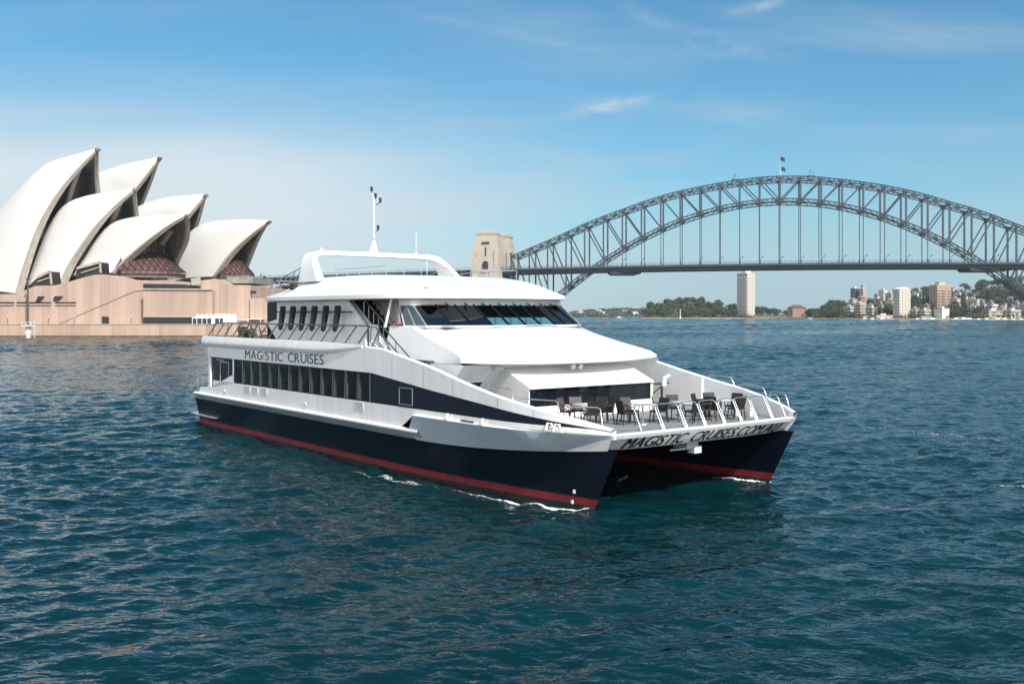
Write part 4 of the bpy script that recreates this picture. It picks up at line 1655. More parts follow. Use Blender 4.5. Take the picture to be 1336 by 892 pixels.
def shell(rim, ridge, hw, q0, bulge, rimw=1.6, glass=None, back=None):
    """rim: pixels from the near foot up to the tip; ridge: pixels from the back up to the tip"""
    n = len(rim) - 1
    R3 = []
    for i, (x, y) in enumerate(rim):
        u = i / n
        R3.append(on_line(x, y, q0 - hw * (1 - u ** 1.2)))
    G3 = [on_line(x, y, q0) for x, y in ridge]
    G3[-1] = R3[-1].copy()
    NN = 22
    A_, B_ = resample(R3, NN), resample(G3, NN)
    MV = 12

    def surf(sgn, off=0.):
        rows = []
        for i in range(NN + 1):
            row = []
            a, b = A_[i], B_[i]
            ln = (a - b).length
            for j in range(MV + 1):
                v = j / MV
                c = a.lerp(b, v)
                bb = bulge * 4 * v * (1 - v) * min(1, ln / 18)
                c = c + Vector((-.25 * bb, -bb, .35 * bb))
                if off:
                    c = c + Vector((0, off * (1 - v) * .8 + .0, -off * (.25 + v * .75)))
                q = q0 + sgn * (q0 - c.y)
                row.append(ow((c.x, q if sgn > 0 else c.y, c.z)) if sgn > 0 else ow(c))
            rows.append(row)
        return rows
    mb = MB()
    for sg in (-1, 1):
        mb.mi = 0
        o_ = surf(sg)
        mb.grid(o_)
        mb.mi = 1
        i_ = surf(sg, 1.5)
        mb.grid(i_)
        mb.mi = 2
        mb.grid([[r[0] for r in o_], [r[0] for r in i_]])
    sh = mb.build('shell', [M['tile'], M['ribdk'], M['rib']], opera, smooth=50)
    # concrete rim that follows the mouth
    mb = MB()
    for sg in (-1, 1):
        sec = []
        for i in range(NN + 1):
            a = A_[i]
            t_ = (A_[min(i + 1, NN)] - A_[max(i - 1, 0)]).normalized()
            wv = rimw * (1 - .35 * i / NN)
            ring_ = []
            for dx, dq in ((-.5, -.15), (.35, -.15), (.35, 1.0), (-.5, 1.0)):
                c = Vector((a.x + dx * wv, a.y + dq * wv * (1 - .8 * (i / NN) ** 4), a.z - (dq + .15) * .35 * wv))
                if sg > 0:
                    c.y = 2 * q0 - c.y
                ring_.append(ow(c))
            sec.append(ring_)
        mb.loft(sec)
    mb.build('shell_rim', M['rib'], sh, smooth=40)
    return sh, A_, B_, hw, q0


def mouth_wall(A_, q0, sh, depth, top=.9, ribs=5):
    """dark glazing set back inside a mouth, with concrete ribs in front of it"""
    NN = len(A_) - 1
    k1 = int(NN * top)
    rows = []
    for i in range(0, k1 + 1):
        a = A_[i]
        rows.append([ow((a.x - depth, q0 + (a.y - q0) * (1 - 2 * j / 12) * .97, a.z - .4)) for j in range(13)])
    mb = MB()
    mb.grid(rows)
    mb.build('mouth_glass', M['opglass'], sh, smooth=60)
    for r in range(ribs):
        f = -.8 + 1.6 * r / (ribs - 1)
        mb = MB()
        pts = []
        for i in range(0, k1 + 1):
            a = A_[i]
            qq = f * (A_[0].y - q0)
            if abs(qq) < abs(a.y - q0) * .98:
                pts.append(ow((a.x - depth + .9, q0 + qq, a.z - .5)))
        if len(pts) > 2:
            for a, b in zip(pts, pts[1:]):
                mb.bar(a, b, 1.5, 1.1)
            mb.build('rib', M['rib'], sh)


M['sill'] = mat('shaded_stone_sill', (.13, .105, .085), .8, var=.3, scale=.5)  # shadow under the glass walls put into the sill's dark brown


def skirt_glass(A_, q0, hw, sh, fr_px=None, out_=9., ztop=.62, zb=None):
    """bronze glass wall: a curtain under the vault that kicks out at its foot"""
    NN = len(A_) - 1
    a0, aT = A_[0], A_[-1]
    z0, zT = a0.z, aT.z
    zlo = z0 + (zT - z0) * .02
    rows = [[], [], [], [], []]
    for j in range(17):
        f = -1 + 2 * j / 16
        e = 1 - f * f
        zmax = z0 + (zT - z0) * (.10 + .62 * e)
        xb = a0.x + 2.0
        rows[0].append(ow((xb - 2 + 2.5 * e, q0 + f * hw * .96, zmax)))
        rows[1].append(ow((xb - 1 + 3 * e, q0 + f * hw * .96, z0 + (zT - z0) * (.06 + .32 * e))))
        rows[2].append(ow((xb + .55 * out_ * e, q0 + f * hw * .97, z0 + (zT - z0) * (.04 + .20 * e))))
        rows[3].append(ow((xb + out_ * (.15 + .85 * e), q0 + f * hw * 1.0, zlo + .4)))
        rows[4].append(ow((xb + out_ * (.15 + .85 * e) + .6, q0 + f * hw * 1.02, zlo - .6)))
    mb = MB()
    mb.grid(rows)
    mb.build('glass_wall', M['bronze'], sh, smooth=30)
    mb = MB()
    for j in range(1, 16):
        for k in range(3):
            mb.bar(rows[k][j], rows[k + 1][j], .22, .3)
    mb.mi = 0
    for k in (1, 2, 3):
        for j in range(16):
            mb.bar(rows[k][j], rows[k][j + 1], .2, .25)
    mb.build('mullion', M['slot'], sh)
    # the wide sill under the glass
    mb = MB()
    r3 = rows[3]
    mb.grid([[p + Vector((0, 0, -.4)) for p in r3], [p + Vector((0, 0, -2.2)) for p in r3]])
    mb.grid([[p + Vector((0, 0, -.4)) for p in r3], [ow((a0.x - 3, q0 + (-1 + 2 * j / 16) * hw, zlo - .2)) for j in range(17)]])
    mb.build('glass_sill', M['sill'], sh)


SA = shell([(22, 383), (34.5, 340), (52, 293), (74, 254), (98.6, 223), (128, 193)], [(-62, 384), (-40, 340), (-8, 290), (30, 250), (70, 219), (128, 193)], 17, 0, 5)
SB = shell([(79, 371), (94, 340), (123, 298), (148, 270), (177, 245)], [(14, 386), (36, 350), (60, 302), (88, 266), (130, 254), (177, 245)], 14.5, 0, 4)
SC = shell([(147, 356), (160, 342), (195, 312), (221, 293), (245, 279)], [(72, 374), (98, 344), (122, 312), (152, 289), (196, 282), (245, 279)], 12, 0, 3.5)
SD = shell([(60, 372), (105, 325), (145, 285), (179, 244), (209, 204.5)], [(-15, 360), (60, 270), (110, 235), (150, 218), (209, 204.5)], 9, 44, 4)
SE_ = shell([(165, 372), (195, 342), (222, 312), (247, 280), (269, 253)], [(80, 372), (140, 300), (175, 272), (215, 258), (269, 253)], 8.5, 44, 3.5)
SF = shell([(279, 361), (301, 331), (324, 309), (352, 287.5)], [(215, 375), (232, 322), (262, 293), (305, 286.5), (352, 287.5)], 6.5, 44, 3)
# shell facing the other way at the left edge
SG = shell([(38, 381), (20, 350), (-5, 318), (-40, 290)], [(55, 384), (40, 345), (12, 302), (-40, 290)], 15, 6, 2.5, back=True)
for S_, dep in ((SA, 7), (SB, 6), (SD, 7), (SE_, 6)):
    mouth_wall(S_[1], S_[4], S_[0], dep)
mouth_wall(SC[1], 0, SC[0], 9, .85, 4)
mouth_wall(SF[1], 44, SF[0], 8, .85, 4)
skirt_glass(SC[1], 0, 11.6, SC[0], out_=10)
skirt_glass(SF[1], 44, 6.4, SF[0], out_=10)
# low louvred openings where the shells meet the podium
for pts in (((37, 373), (49, 362), (66, 354), (68, 371), (50, 373)), ((98, 361), (101, 350), (131, 342), (132, 356), (112, 362))):
    Y0 = 292
    mb = MB()
    P_ = [at(x, y, Y0) - OL for x, y in pts]
    mb.prism(P_, (0, 6, 0))
    o = mb.build('louvre_box', M['slot'], opera)
    mb = MB()
    mb.bar(P_[1] + Vector((0, -.3, 0)), P_[2] + Vector((0, -.3, 0)), .5, .7)
    mb.bar(P_[2] + Vector((0, -.3, 0)), P_[3] + Vector((0, -.3, 0)), .5, .5)
    mb.bar(P_[1].lerp(P_[4], .5) + Vector((0, -.3, 0)), P_[2].lerp(P_[3], .45) + Vector((0, -.3, 0)), .3, .3)
    mb.build('louvre_frame', M['rib'], o)

# podium: walls standing behind the quay, drawn as elevations and given their depth
PY = 284.0


def elev(name, pts, Y0, depth, m, parent=opera):
    mb = MB()
    mb.prism([at(x, y, Y0) - OL for x, y in pts], (0, depth, 0))
    return mb.build(name, m, parent)


base = 423.6
pod = elev('podium', [(-120, base), (-120, 384), (22, 383.6), (36, 377), (46, 373), (73, 372), (90, 367.5), (114, 360.5), (123, 358.6), (133.6, 357.8), (154.6, 364), (187, 365.5), (225, 366), (252, 371), (252, base)], PY, 60, M['podium'])
elev('podium_terrace', [(187, base), (187, 378), (277, 378.5), (277, base)], PY - 3.2, 4, M['podium'])
elev('podium_wing', [(262, base), (262, 366), (280, 363.5), (296, 371.5), (327, 372), (327, base)], PY - .6, 55, M['podium'])
elev('podium_step', [(326, base), (326, 389), (352, 389), (352, base)], PY - 1.5, 30, M['podium'])
for pts, Y0 in ((((187, 375.2), (266, 377.6), (266, 374), (240, 371), (187, 370)), PY - .35), (((187, 423.3), (276, 423.3), (276, 414), (187, 413.6)), PY - 3.55), (((133, 423.3), (141.5, 423.3), (141.5, 413.5), (133, 412.5)), PY - .35),
                (((-40, 396), (17.8, 396), (17.8, 394), (-40, 394)), PY - .35), (((21.5, 396), (66, 396), (66, 394), (21.5, 394)), PY - .35), (((72, 396), (98.5, 396), (98.5, 394), (72, 394)), PY - .35),
                (((46, 394), (51, 394), (58, 386.5), (49.5, 386.5)), PY - .5), (((69, 391.8), (76, 391.8), (82, 386.3), (71, 386.3)), PY - .5), (((327, 383), (334, 383), (334, 379.5), (327, 379)), PY - 1.0)):
    elev('podium_opening', pts, Y0, .3, M['slot'])
# white coping lines and the stair line climbing across the wall
mb = MB()
for (x0, y0, x1, y1), Y0 in (((21.5, 397, 66, 397), PY - .3), ((72, 397, 98.5, 397), PY - .3), ((-40, 397, 17.8, 397), PY - .3), ((187, 412.8, 276, 413.2), PY - 3.4)):
    mb.bar(at(x0, y0, Y0) - OL, at(x1, y1, Y0) - OL, .3, .3)
mb.build('coping', M['granite'], opera)
mb = MB()
mb.bar(at(76, 422, PY - .1) - OL, at(176, 379, PY - .1) - OL, .3, .25)
mb.bar(at(176, 379, PY - .1) - OL, at(187, 378, PY - .1) - OL, .3, .25)
mb.build('stair_line', M['rib'], opera)
mb = MB()
mb.bar(at(187, 377, PY - 3.3) - OL, at(277, 377.6, PY - 3.3) - OL, .6, .4)
mb.bar(at(250, 368, PY - .8) - OL, at(262, 366, PY - .8) - OL, .5, 2.0)
mb.build('terrace_coping', M['rib'], opera)
mb = MB()
mb.box((at(296, 423, 292) - OL) + Vector((0, 0, 12.0)), (at(330, 423, 292) - OL) + Vector((0, 25, 14.0)))
mb.build('terrace_block', M['ribdk'], opera)

# quay wall and promenade
mb = MB()
QZ = 3.55
mb.box((-330, 277.0, -3), (-58, 278.2, QZ))
mb.box((-330, 276.88, QZ - .02), (-58, 278.3, QZ + .18))
q = mb.build('quay_wall', M['quay'], label='long pink stone quay wall along the water below the opera house', category='quay wall')
mb = MB()
mb.box((-330, 276.93, -.6), (-58, 276.998, .55))
mb.build('tide_band', mat('weed_stain', (.14, .095, .06), .9, var=.4, scale=.6), q)
mb = MB()
mb.box((-330, 278.2, -3), (-58, 420, 3.4))
mb.build('promenade', mat('promenade_paving', (.42, .33, .27), .85, var=.1, scale=.4), kind='structure')
# tall dark flagpole-like light mast and the white beacon in front
bc = empty('harbour_beacon', (at(37, 440, 268).x, 268, 0), 0, label='small white navigation beacon on a pile in the water in front of the quay', category='beacon')
mb = MB()
mb.tube([(0, 0, -3), (0, 0, 1.2)], .55, 10)
mb.build('pile', M['white'], bc)
mb = MB()
mb.tube([(0, 0, 1.2), (0, 0, 3.2)], [.75, .75], 10)
mb.tube([(0, 0, 3.2), (0, 0, 3.35)], [1.9, 1.9], 12)
mb.build('drum', M['white'], bc)
mb = MB()
for k in range(8):
    a = k * math.pi / 4
    mb.tube([(1.7 * math.cos(a), 1.7 * math.sin(a), 3.3), (1.7 * math.cos(a), 1.7 * math.sin(a), 4.3)], .05, 5)
mb.tube([(1.7 * math.cos(k * math.pi / 8), 1.7 * math.sin(k * math.pi / 8), 4.3) for k in range(17)], .05, 5)
mb.tube([(1.9, -.4, 0), (1.9, -.4, 4.6)], .1, 6)
mb.build('platform_rail', M['grey_paint'], bc)
pm = empty('light_mast', (at(36.3, 423, 279.5).x, 279.5, 3.5), 0, label='tall thin dark mast on the promenade behind the white beacon', category='mast')
mb = MB()
mb.tube([(0, 0, -.1), (0, 0, 12.6)], [.32, .22], 8)
mb.build('pole', M['bark'], pm)
mb = MB()
mb.box((-.5, -.3, 12.6), (.5, .3, 12.9))
mb.build('lamp_head', M['dark'], pm)
proto = None
names = ['thin promenade lamp at the far left, left of the beacon', 'thin promenade lamp between the beacon and the sloping stair line', 'thin promenade lamp at the foot of the stair line', 'thin promenade lamp right of the dark podium doorway']
for k, px in enumerate((10, 63, 96.5, 171)):
    if proto is None:
        o = empty('promenade_lamp')
        mb = MB()
        mb.tube([(0, 0, 0), (0, 0, 2.1)], .06, 6)
        mb.build('post', M['dark'], o)
        mb = MB()
        mb.tube([(0, 0, 2.1), (0, 0, 2.4)], [.18, .1], 8)
        mb.build('lamp_head', M['grey_paint'], o)
        mb = MB()
        mb.tube([(0, 0, -.05), (0, 0, .35)], [.3, .2], 8)
        mb.build('base', M['dark'], o)
        proto = o
    else:
        o = copy_tree(proto)
    p_ = at(px, 423, 278.9)
    o.location = (p_.x, 278.9, 3.45)
    o['label'], o['category'], o['group'] = names[k], 'lamp', 'lamps along the promenade'
# white marquees on the promenade beside the ferry's stern
mq = empty('marquee', (at(254, 423, 281).x, 280.2, 3.5), 0, label='long white marquee with a row of pointed roofs on the promenade beside the ferry stern', category='marquee')
mb = MB()
for k in range(9):
    x = 1.2 + k * 1.22 * 1.0
    for r in range(2):
        b_ = [(x - .62 + k * .03, -.9 + r * 1.9, 2.0 - .02 * k), (x + .62 + k * .03, -.9 + r * 1.9, 2.0 - .02 * k), (x + .62, 1.0 + r * 1.9, 2.0), (x - .62, 1.0 + r * 1.9, 2.0)]
        ap = (x, .05 + r * 1.9, 3.15)
        mb.add(b_ + [ap], [(0, 1, 4), (1, 2, 4), (2, 3, 4), (3, 0, 4)])
mb.box((-.2, -1.0, 1.75), (12.5, -.94, 2.0))
mb.box((12.4, -1.0, 1.45), (19.5, 2.5, 1.6))
mb.build('peaked_roof', M['white'], mq)
for x in (-.1, 1.15, 2.6, 4.0, 5.3, 6.2, 7.5, 8.6, 12.3, 15.5, 19):
    mb = MB()
    mb.tube([(x, -.95, 0), (x, -.95, 1.9 if x < 12.4 else 1.5)], .09, 6)
    mb.build('post', M['white'], mq)
mb = MB()
mb.box((0, -.8, .1), (8.6, -.7, 1.75))
mb.build('window_panel', M['opglass'], mq)
for x0, x1 in ((5.3, 6.2), (8.6, 12.3)):
    mb = MB()
    mb.box((x0, -.86, .1), (x1, -.82, 1.75))
    mb.build('wall_panel', M['white'], mq)

# ================================================================== ARCH BRIDGE
bridge = empty('steel_arch_bridge', (247.6, 921.5, 0), 0, label='long grey steel arch bridge carrying a road deck across the harbour', category='bridge')
BL = Vector((247.6, 921.5, 0))
bdx, bdy = Vector((17.5, -4.1, 0)), Vector((4.1, 17.5, 0)) / 17.97
TOPY = {-14: 331, -13: 323, -12: 315, -11: 305.5, -10: 295.5, -9: 286.0, -8: 277.5, -7: 268.8, -6: 260.6, -5: 254.0, -4: 249.0, -3: 244.8, -2: 240.2, -1: 236.3, 0: 234.3, 1: 233.7, 2: 234.3, 3: 236.5, 4: 240.6, 5: 245.0, 6: 250.6, 7: 257.6, 8: 266.6, 9: 274.5, 10: 284.4, 11: 297, 12: 309, 13: 321, 14: 334}
LOWY = {-7: 322.0, -6: 311.5, -5: 301.5, -4: 291.2, -3: 282.6, -2: 274.3, -1: 268.0, 0: 263.5, 1: 262.6, 2: 264.0, 3: 268.2, 4: 274.5, 5: 281.5, 6: 290, 7: 300, 8: 311.5, 9: 325}


def bp(i, z, q=0.):
    return Vector((17.5 * i, -4.1 * i, z)) + bdy * q


def zpix(i, y):
    return CAMH + (YH - y) / F * (921.5 - 4.1 * i)


ZT, ZL = {}, {}
for i in range(-14, 15):
    zs = [zpix(i, TOPY[i])]
    if -i in TOPY:
        zs.append(zpix(-i, TOPY[-i]))
    ZT[i] = sum(zs) / len(zs)
# lower chord: the measured crown continued as one parabola down to the bearings
num = den = 0
z0 = zpix(0, 263.3)
for i in LOWY:
    num += (z0 - zpix(i, LOWY[i])) * i * i
    den += i ** 4
kq = num / den
for i in range(-14, 15):
    ZL[i] = z0 - kq * i * i
DZ = lambda i: zpix(0, 345.2) - .011 * i * i - .0 * i
TW = 15.0


def chord(mb, tab, q, wd, ht, i0=-14, i1=14):
    for i in range(i0, i1):
        a, b = bp(i, tab[i], q), bp(i + 1, tab[i + 1], q)
        for dq in (-wd / 2, wd / 2):
            for dz in (-ht / 2, ht / 2):
                off = bdy * dq + Vector((0, 0, dz))
                mb.bar(a + off, b + off, .75, .75)
        for k in range(4):
            f0, f1 = k / 4, (k + 1) / 4
            p0, p1 = a.lerp(b, f0), a.lerp(b, f1)
            for dq in (-wd / 2, wd / 2):
                o0, o1 = bdy * dq + Vector((0, 0, -ht / 2)), bdy * dq + Vector((0, 0, ht / 2))
                if k % 2:
                    o0, o1 = o1, o0
                mb.bar(p0 + o0, p1 + o1, .45, .5)
            mb.bar(p0 + bdy * (-wd / 2) + Vector((0, 0, ht / 2)), p1 + bdy * (wd / 2) + Vector((0, 0, ht / 2)), .4, .3)


for sg in (-1, 1):
    q = sg * TW
    mb = MB()
    chord(mb, ZT, q, 2.0, 2.2)
    mb.build('upper_chord', M['bridge'], bridge)
    mb = MB()
    chord(mb, ZL, q, 2.2, 2.8)
    mb.build('lower_chord', M['bridge'], bridge)
    for i in range(-14, 15):
        mb = MB()
        mb.bar(bp(i, ZL[i], q), bp(i, ZT[i], q), 1.15, 1.5)
        mb.build('post', M['bridge'], bridge)
    for i in range(-14, 14):
        mb = MB()
        a, b = (bp(i, ZT[i], q), bp(i + 1, ZL[i + 1], q)) if i < 0 else (bp(i + 1, ZT[i + 1], q), bp(i, ZL[i], q))
        mb.bar(a, b, 1.0, 1.1)
        mb.build('diagonal', M['bridge'], bridge)
    for i in range(-9, 10):
        if ZL[i] > DZ(i) + 3:
            mb = MB()
            mb.bar(bp(i, DZ(i), q), bp(i, ZL[i], q), .62, .62)
            mb.bar(bp(i, DZ(i) + .5, q), bp(i, DZ(i) + 3, q), 1.1, 1.1)
            mb.build('hanger', M['bridge'], bridge)
# bracing between the two trusses
for tab, nm_, st_ in ((ZT, 'upper_bracing', 1), (ZL, 'lower_bracing', 1)):
    mb = MB()
    for i in range(-14, 15):
        if nm_ == 'lower_bracing' and abs(tab[i] - DZ(i)) < 8:
            if mb.v:
                mb.build(nm_, M['bridge'], bridge)
                mb = MB()
            continue
        mb.bar(bp(i, tab[i], -TW), bp(i, tab[i], TW), .8, 1.0)
        if i < 14:
            mb.bar(bp(i, tab[i], -TW), bp(i + 1, tab[i + 1], TW), .55, .6)
            mb.bar(bp(i, tab[i], TW), bp(i + 1, tab[i + 1], -TW), .55, .6)
    mb.build(nm_, M['bridge'], bridge)
# end frames at the tops of the end posts
for sg in (-1, 1):
    mb = MB()
    mb.bar(bp(-14, ZT[-14] + .5, sg * TW), bp(-14, ZT[-14] + 4.5, sg * TW), 2.6, 2.6)
    mb.build('end_cap', M['bridge'], bridge)
# deck
mb = MB()
mb2 = MB()
mb3s = {-1: MB(), 1: MB()}
xs = list(range(-30, 27))
r0 = []
for i in xs:
    z = DZ(i)
    r0.append([bp(i, z - 1.5, -TW - 5), bp(i, z + .3, -TW - 5), bp(i, z + .3, TW + 5), bp(i, z - 1.5, TW + 5)])
mb.loft(r0)
for i in xs[:-1]:
    z, z1 = DZ(i), DZ(i + 1)
    for q in (-TW - 1.2, TW + 1.2):
        mb2.bar(bp(i, z - 3.2, q), bp(i + 1, z1 - 3.2, q), 1.2, 3.4)
    mb2.bar(bp(i, z - 3.0, -TW - 3), bp(i, z - 3.0, TW + 3), .8, 3.0)
    mb2.bar(bp(i, z - 5.3, -TW - .5), bp(i, z - 4.6, -TW - .5), .9, .8)
    for sg in (-1, 1):
        q, mb3 = sg * (TW + 4.9), mb3s[sg]
        mb3.bar(bp(i, z + 2.2, q), bp(i + 1, z1 + 2.2, q), .25, .25)
        mb3.bar(bp(i, z + 1.2, q), bp(i + 1, z1 + 1.2, q), .18, .18)
        for k in range(4):
            mb3.bar(bp(i + k / 4, z + .3, q), bp(i + k / 4, z + 2.2, q), .22, .22)
mb.build('road_deck', M['bridge'], bridge)
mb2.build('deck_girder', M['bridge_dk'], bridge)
for sg in (-1, 1):
    mb3s[sg].build('deck_railing', M['bridge'], bridge)
# maintenance travellers hung under the deck
for i, n_ in ((-8.6, 2.2), (8.9, 3.0)):
    mb = MB()
    z = DZ(i) - 5.2
    mb.box(bp(i, z - 1.6, -TW - 3), bp(i + n_ * .55, z, TW))
    mb.box(bp(i + .1, z - 2.6, -TW - 2), bp(i + n_ * .45, z - 1.6, TW))
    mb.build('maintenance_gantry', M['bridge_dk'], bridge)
# lamp standards on the deck
lampsrc = None
for n_, i in enumerate([k * 1.0 + .05 for k in range(-9, 13)]):
    mb = MB()
    z = DZ(i)
    mb.tube([bp(i, z, -TW - 4), bp(i, z + 5.5, -TW - 4), bp(i + .06, z + 6.2, -TW - 4.3)], .16, 5)
    mb.tube([bp(i + .06, z + 6.0, -TW - 4.3), bp(i + .12, z + 6.9, -TW - 4.3)], [.5, .35], 6)
    mb.build('deck_lamp', M['bridge_dk'], bridge)
# two flags at the crown
for k, (i, q, lab) in enumerate(((0, -TW, 'dark flag on a pole at the crown of the arch, nearer truss'), (.1, TW, 'dark flag on a pole at the crown of the arch, farther truss'))):
    fl = empty('flagpole', BL + bp(i, ZT[0] + 1, q), 0, label=lab, category='flag', group='flags on the arch')
    mb = MB()
    mb.tube([(0, 0, 0), (0, 0, 18.5 - 5 * k)], [.22, .12], 6)
    mb.build('pole', M['grey_paint'], fl)
    mb = MB()
    rows = []
    for j in range(7):
        rows.append([(j * .75, .5 * math.sin(j * 1.1), 18.4 - 5 * k - .35 * j), (j * .7, .5 * math.sin(j * 1.1 + .4), 14.6 - 5 * k - .3 * j)])
    mb.grid(rows)
    mb.build('cloth', mat('dark_flag_cloth', (.02, .025, .06), .8, var=.4, scale=.6), fl, smooth=60)
for k, (i, lab) in enumerate(((-2.2, 'small maintenance crane on the top chord left of the flags'), (1.5, 'small maintenance crane on the top chord right of the flags'))):
    cr = empty('arch_crane', BL + bp(i, interp(list(ZT.items()), i) + 1.2, -TW), 0, label=lab, category='crane', group='cranes on the arch')
    mb = MB()
    mb.box((-3.5, -1.2, 0), (3.5, 1.2, 1.0))
    mb.build('carriage', M['bridge_dk'], cr)
    mb = MB()
    mb.bar((-1, 0, 1), (-1, 0, 6.5), .35)
    mb.bar((-1, 0, 5), (3, 0, 3.2), .3)
    mb.build('jib', M['bridge_dk'], cr)

# pylons at the near end
def pylon(i, q, lab):
    r = empty('bridge_pylon', BL + bp(i, 0, q), math.atan2(-4.1, 17.5), label=lab, category='pylon', group='pylons at the bridge end')
    mb = MB()

    def pyl(hw, hd, z):
        return [(-hw, -hd, z), (hw, -hd, z), (hw, hd, z), (-hw, hd, z)]
    mb.loft([pyl(14.2, 11, -2), pyl(14.0, 10.9, 34), pyl(13.5, 10.4, 47)])
    mb.loft([pyl(14.0, 10.6, 47), pyl(14.0, 10.6, 48.4)])
    mb.loft([pyl(13.3, 10.2, 48.4), pyl(12.6, 9.7, 68.5)])
    mb.loft([pyl(12.0, 9.3, 68.5), pyl(11.6, 9.0, 78)])
    mb.loft([pyl(10.6, 8.2, 78), pyl(10.3, 8.0, 83)])
    mb.loft([pyl(10.9, 8.5, 83), pyl(10.9, 8.5, 84)])
    for x in [k * 2.35 - 9.4 for k in range(9)]:
        mb.box((x - .6, -8.4, 84), (x + .6, -7.6, 85.4))
    mb.loft([pyl(9.0, 7.0, 84), pyl(8.8, 6.8, 86.5)])
    for x in (-11.0, 11.0):
        mb.box((x - 2.4, -10.9, 48.4), (x + 2.0, -9.6, 67.5))
    b_ = mb.build('tower', M['granite'], r)
    mb = MB()
    mb.box((-2.6, -11.6, 49), (2.6, -9.9, 54.6))
    mb.tube([(0, -11.4, 54.6), (0, -9.9, 54.6)], 2.6, 16)
    mb.build('arched_opening', M['slot'], r)
    mb = MB()
    mb.box((-3.6, -10.4, 74), (3.6, -9.2, 75.4))
    mb.box((-.5, -10.4, 62), (.5, -9.6, 70.5))
    mb.build('slit_window', M['slot'], r)
    mb = MB()
    mb.box((-4.4, -12.0, 46.5), (4.4, -10.6, 48.2))
    mb.box((-5.2, -11.6, 41), (-3.6, -10.9, 45))
    mb.box((3.6, -11.6, 41), (5.2, -10.9, 45))
    mb.build('balcony', M['granite'], r)
    mb = MB()
    mb.box((-5, -11.2, 41.5), (5, -10.72, 43.5))
    mb.build('niche', M['rib'], r)


pylon(-15.25, -17.0, 'nearer pale stone pylon with an arched opening at the end of the arch bridge')
pylon(-15.05, 20.0, 'farther pale stone pylon, half hidden behind the nearer one at the bridge end')

# ================================================================== FAR SHORES
SHORE = [(650, 1900), (760, 1600), (835, 1280), (900, 1235), (960, 1205), (1010, 1170), (1050, 1130), (1100, 1090), (1150, 1055), (1210, 1025), (1280, 1000), (1340, 985), (1450, 960), (1700, 940)]
HMAX = [(835, 8), (850, 15), (868, 18.5), (890, 20), (910, 18), (935, 14), (960, 10), (1000, 4), (1045, 5), (1075, 7), (1110, 15), (1150, 22), (1200, 27), (1240, 28), (1290, 33), (1340, 39), (1450, 42), (1700, 42)]


def sstep(x):
    x = min(1, max(0, x))
    return x * x * (3 - 2 * x)


def ground(px, d):
    return 1.6 + interp(HMAX, px) * sstep((d - 4) / 230)


def shore_pt(px, d):
    Y = interp(SHORE, px) + d
    return Vector(((px - CX) / F * Y, Y, ground(px, d)))


mb = MB()
rows = []
pxs = [835, 845] + list(range(860, 1460, 20)) + [1520, 1600, 1700]
for d in (0, .5, 4, 30, 60, 90, 130, 180, 240, 320, 450):
    rows.append([Vector((shore_pt(p, d).x, shore_pt(p, d).y, -1.0 if d == 0 else (1.2 if d == .5 else shore_pt(p, d).z * (1 if p > 836 else 0)))) for p in pxs])
mb.grid(rows)
mb.build('north_shore_land', mat('shore_ground', (.12, .125, .065), .9, var=.4, scale=.05), kind='structure', smooth=60)
# pale shore stones as one low wall
mb = MB()
prev = None
for p in range(836, 1500, 8):
    c = shore_pt(p, -1.0)
    c.z = 0
    if prev is not None:
        mb.bar(prev + Vector((0, 0, .4)), c + Vector((0, 0, .4)), 2.0, 2.4)
    prev = c
mb.build('shore_wall', mat('pale_shore_stone', (.46, .42, .35), .9, var=.35, scale=.15), label='low pale stone sea wall along the far shore under the bridge', category='sea wall')
# lawn of the waterside park
mb = MB()
mb.grid([[shore_pt(p, d) + Vector((0, 0, .25)) for p in range(985, 1047, 6)] for d in (6, 20, 40, 60, 80)])
mb.build('park_lawn', mat('dry_lawn', (.20, .20, .085), .95, var=.2, scale=.08), kind='structure')

# distant wooded hills left of the headland
mb = MB()
rows = []
for k, (d, hf) in enumerate(((0, 0), (20, .25), (120, .75), (250, 1), (500, .8))):
    r = []
    for p in range(560, 880, 8):
        Y = 1900 + d
        prof = 8 * sstep((p - 745) / 40) * sstep((880 - p) / 30) + 5 + 1.3 * math.sin(p * .11) + .8 * math.sin(p * .37)
        r.append(Vector(((p - CX) / F * Y, Y, -1 if k == 0 else prof * hf)))
    rows.append(r)
mb.grid(rows)
mb.build('distant_hill', mat('distant_bush', (.07, .085, .055), .9, var=.5, scale=.06, bump=2.), kind='structure', smooth=60)
# tree cover on the distant hill, one unbroken wood
rnd = random.Random(77)
mb = MB()
for k in range(1500):
    p = rnd.uniform(600, 870)
    d = rnd.uniform(5, 300)
    Y = 1900 + d
    prof = 8 * sstep((p - 745) / 40) * sstep((880 - p) / 30) + 5 + 1.3 * math.sin(p * .11) + .8 * math.sin(p * .37)
    hf = interp([(0, 0), (20, .25), (120, .75), (250, 1), (500, .8)], d)
    c = Vector(((p - CX) / F * Y, Y, prof * hf))
    for j in range(7):
        s_ = rnd.uniform(1.5, 3.6)
        q = c + Vector((rnd.gauss(0, 3), rnd.gauss(0, 3), rnd.uniform(0, 4)))
        n_ = Vector((rnd.gauss(0, 1), rnd.gauss(-.4, 1), rnd.gauss(.8, .6))).normalized()
        x = n_.orthogonal().normalized() * s_
        y = n_.cross(x)
        mb.poly([q + x, q + y, q - x, q - y * .8])
mb.build('distant_wood', M['leaf'][3], kind='stuff')
rnd = random.Random(78)
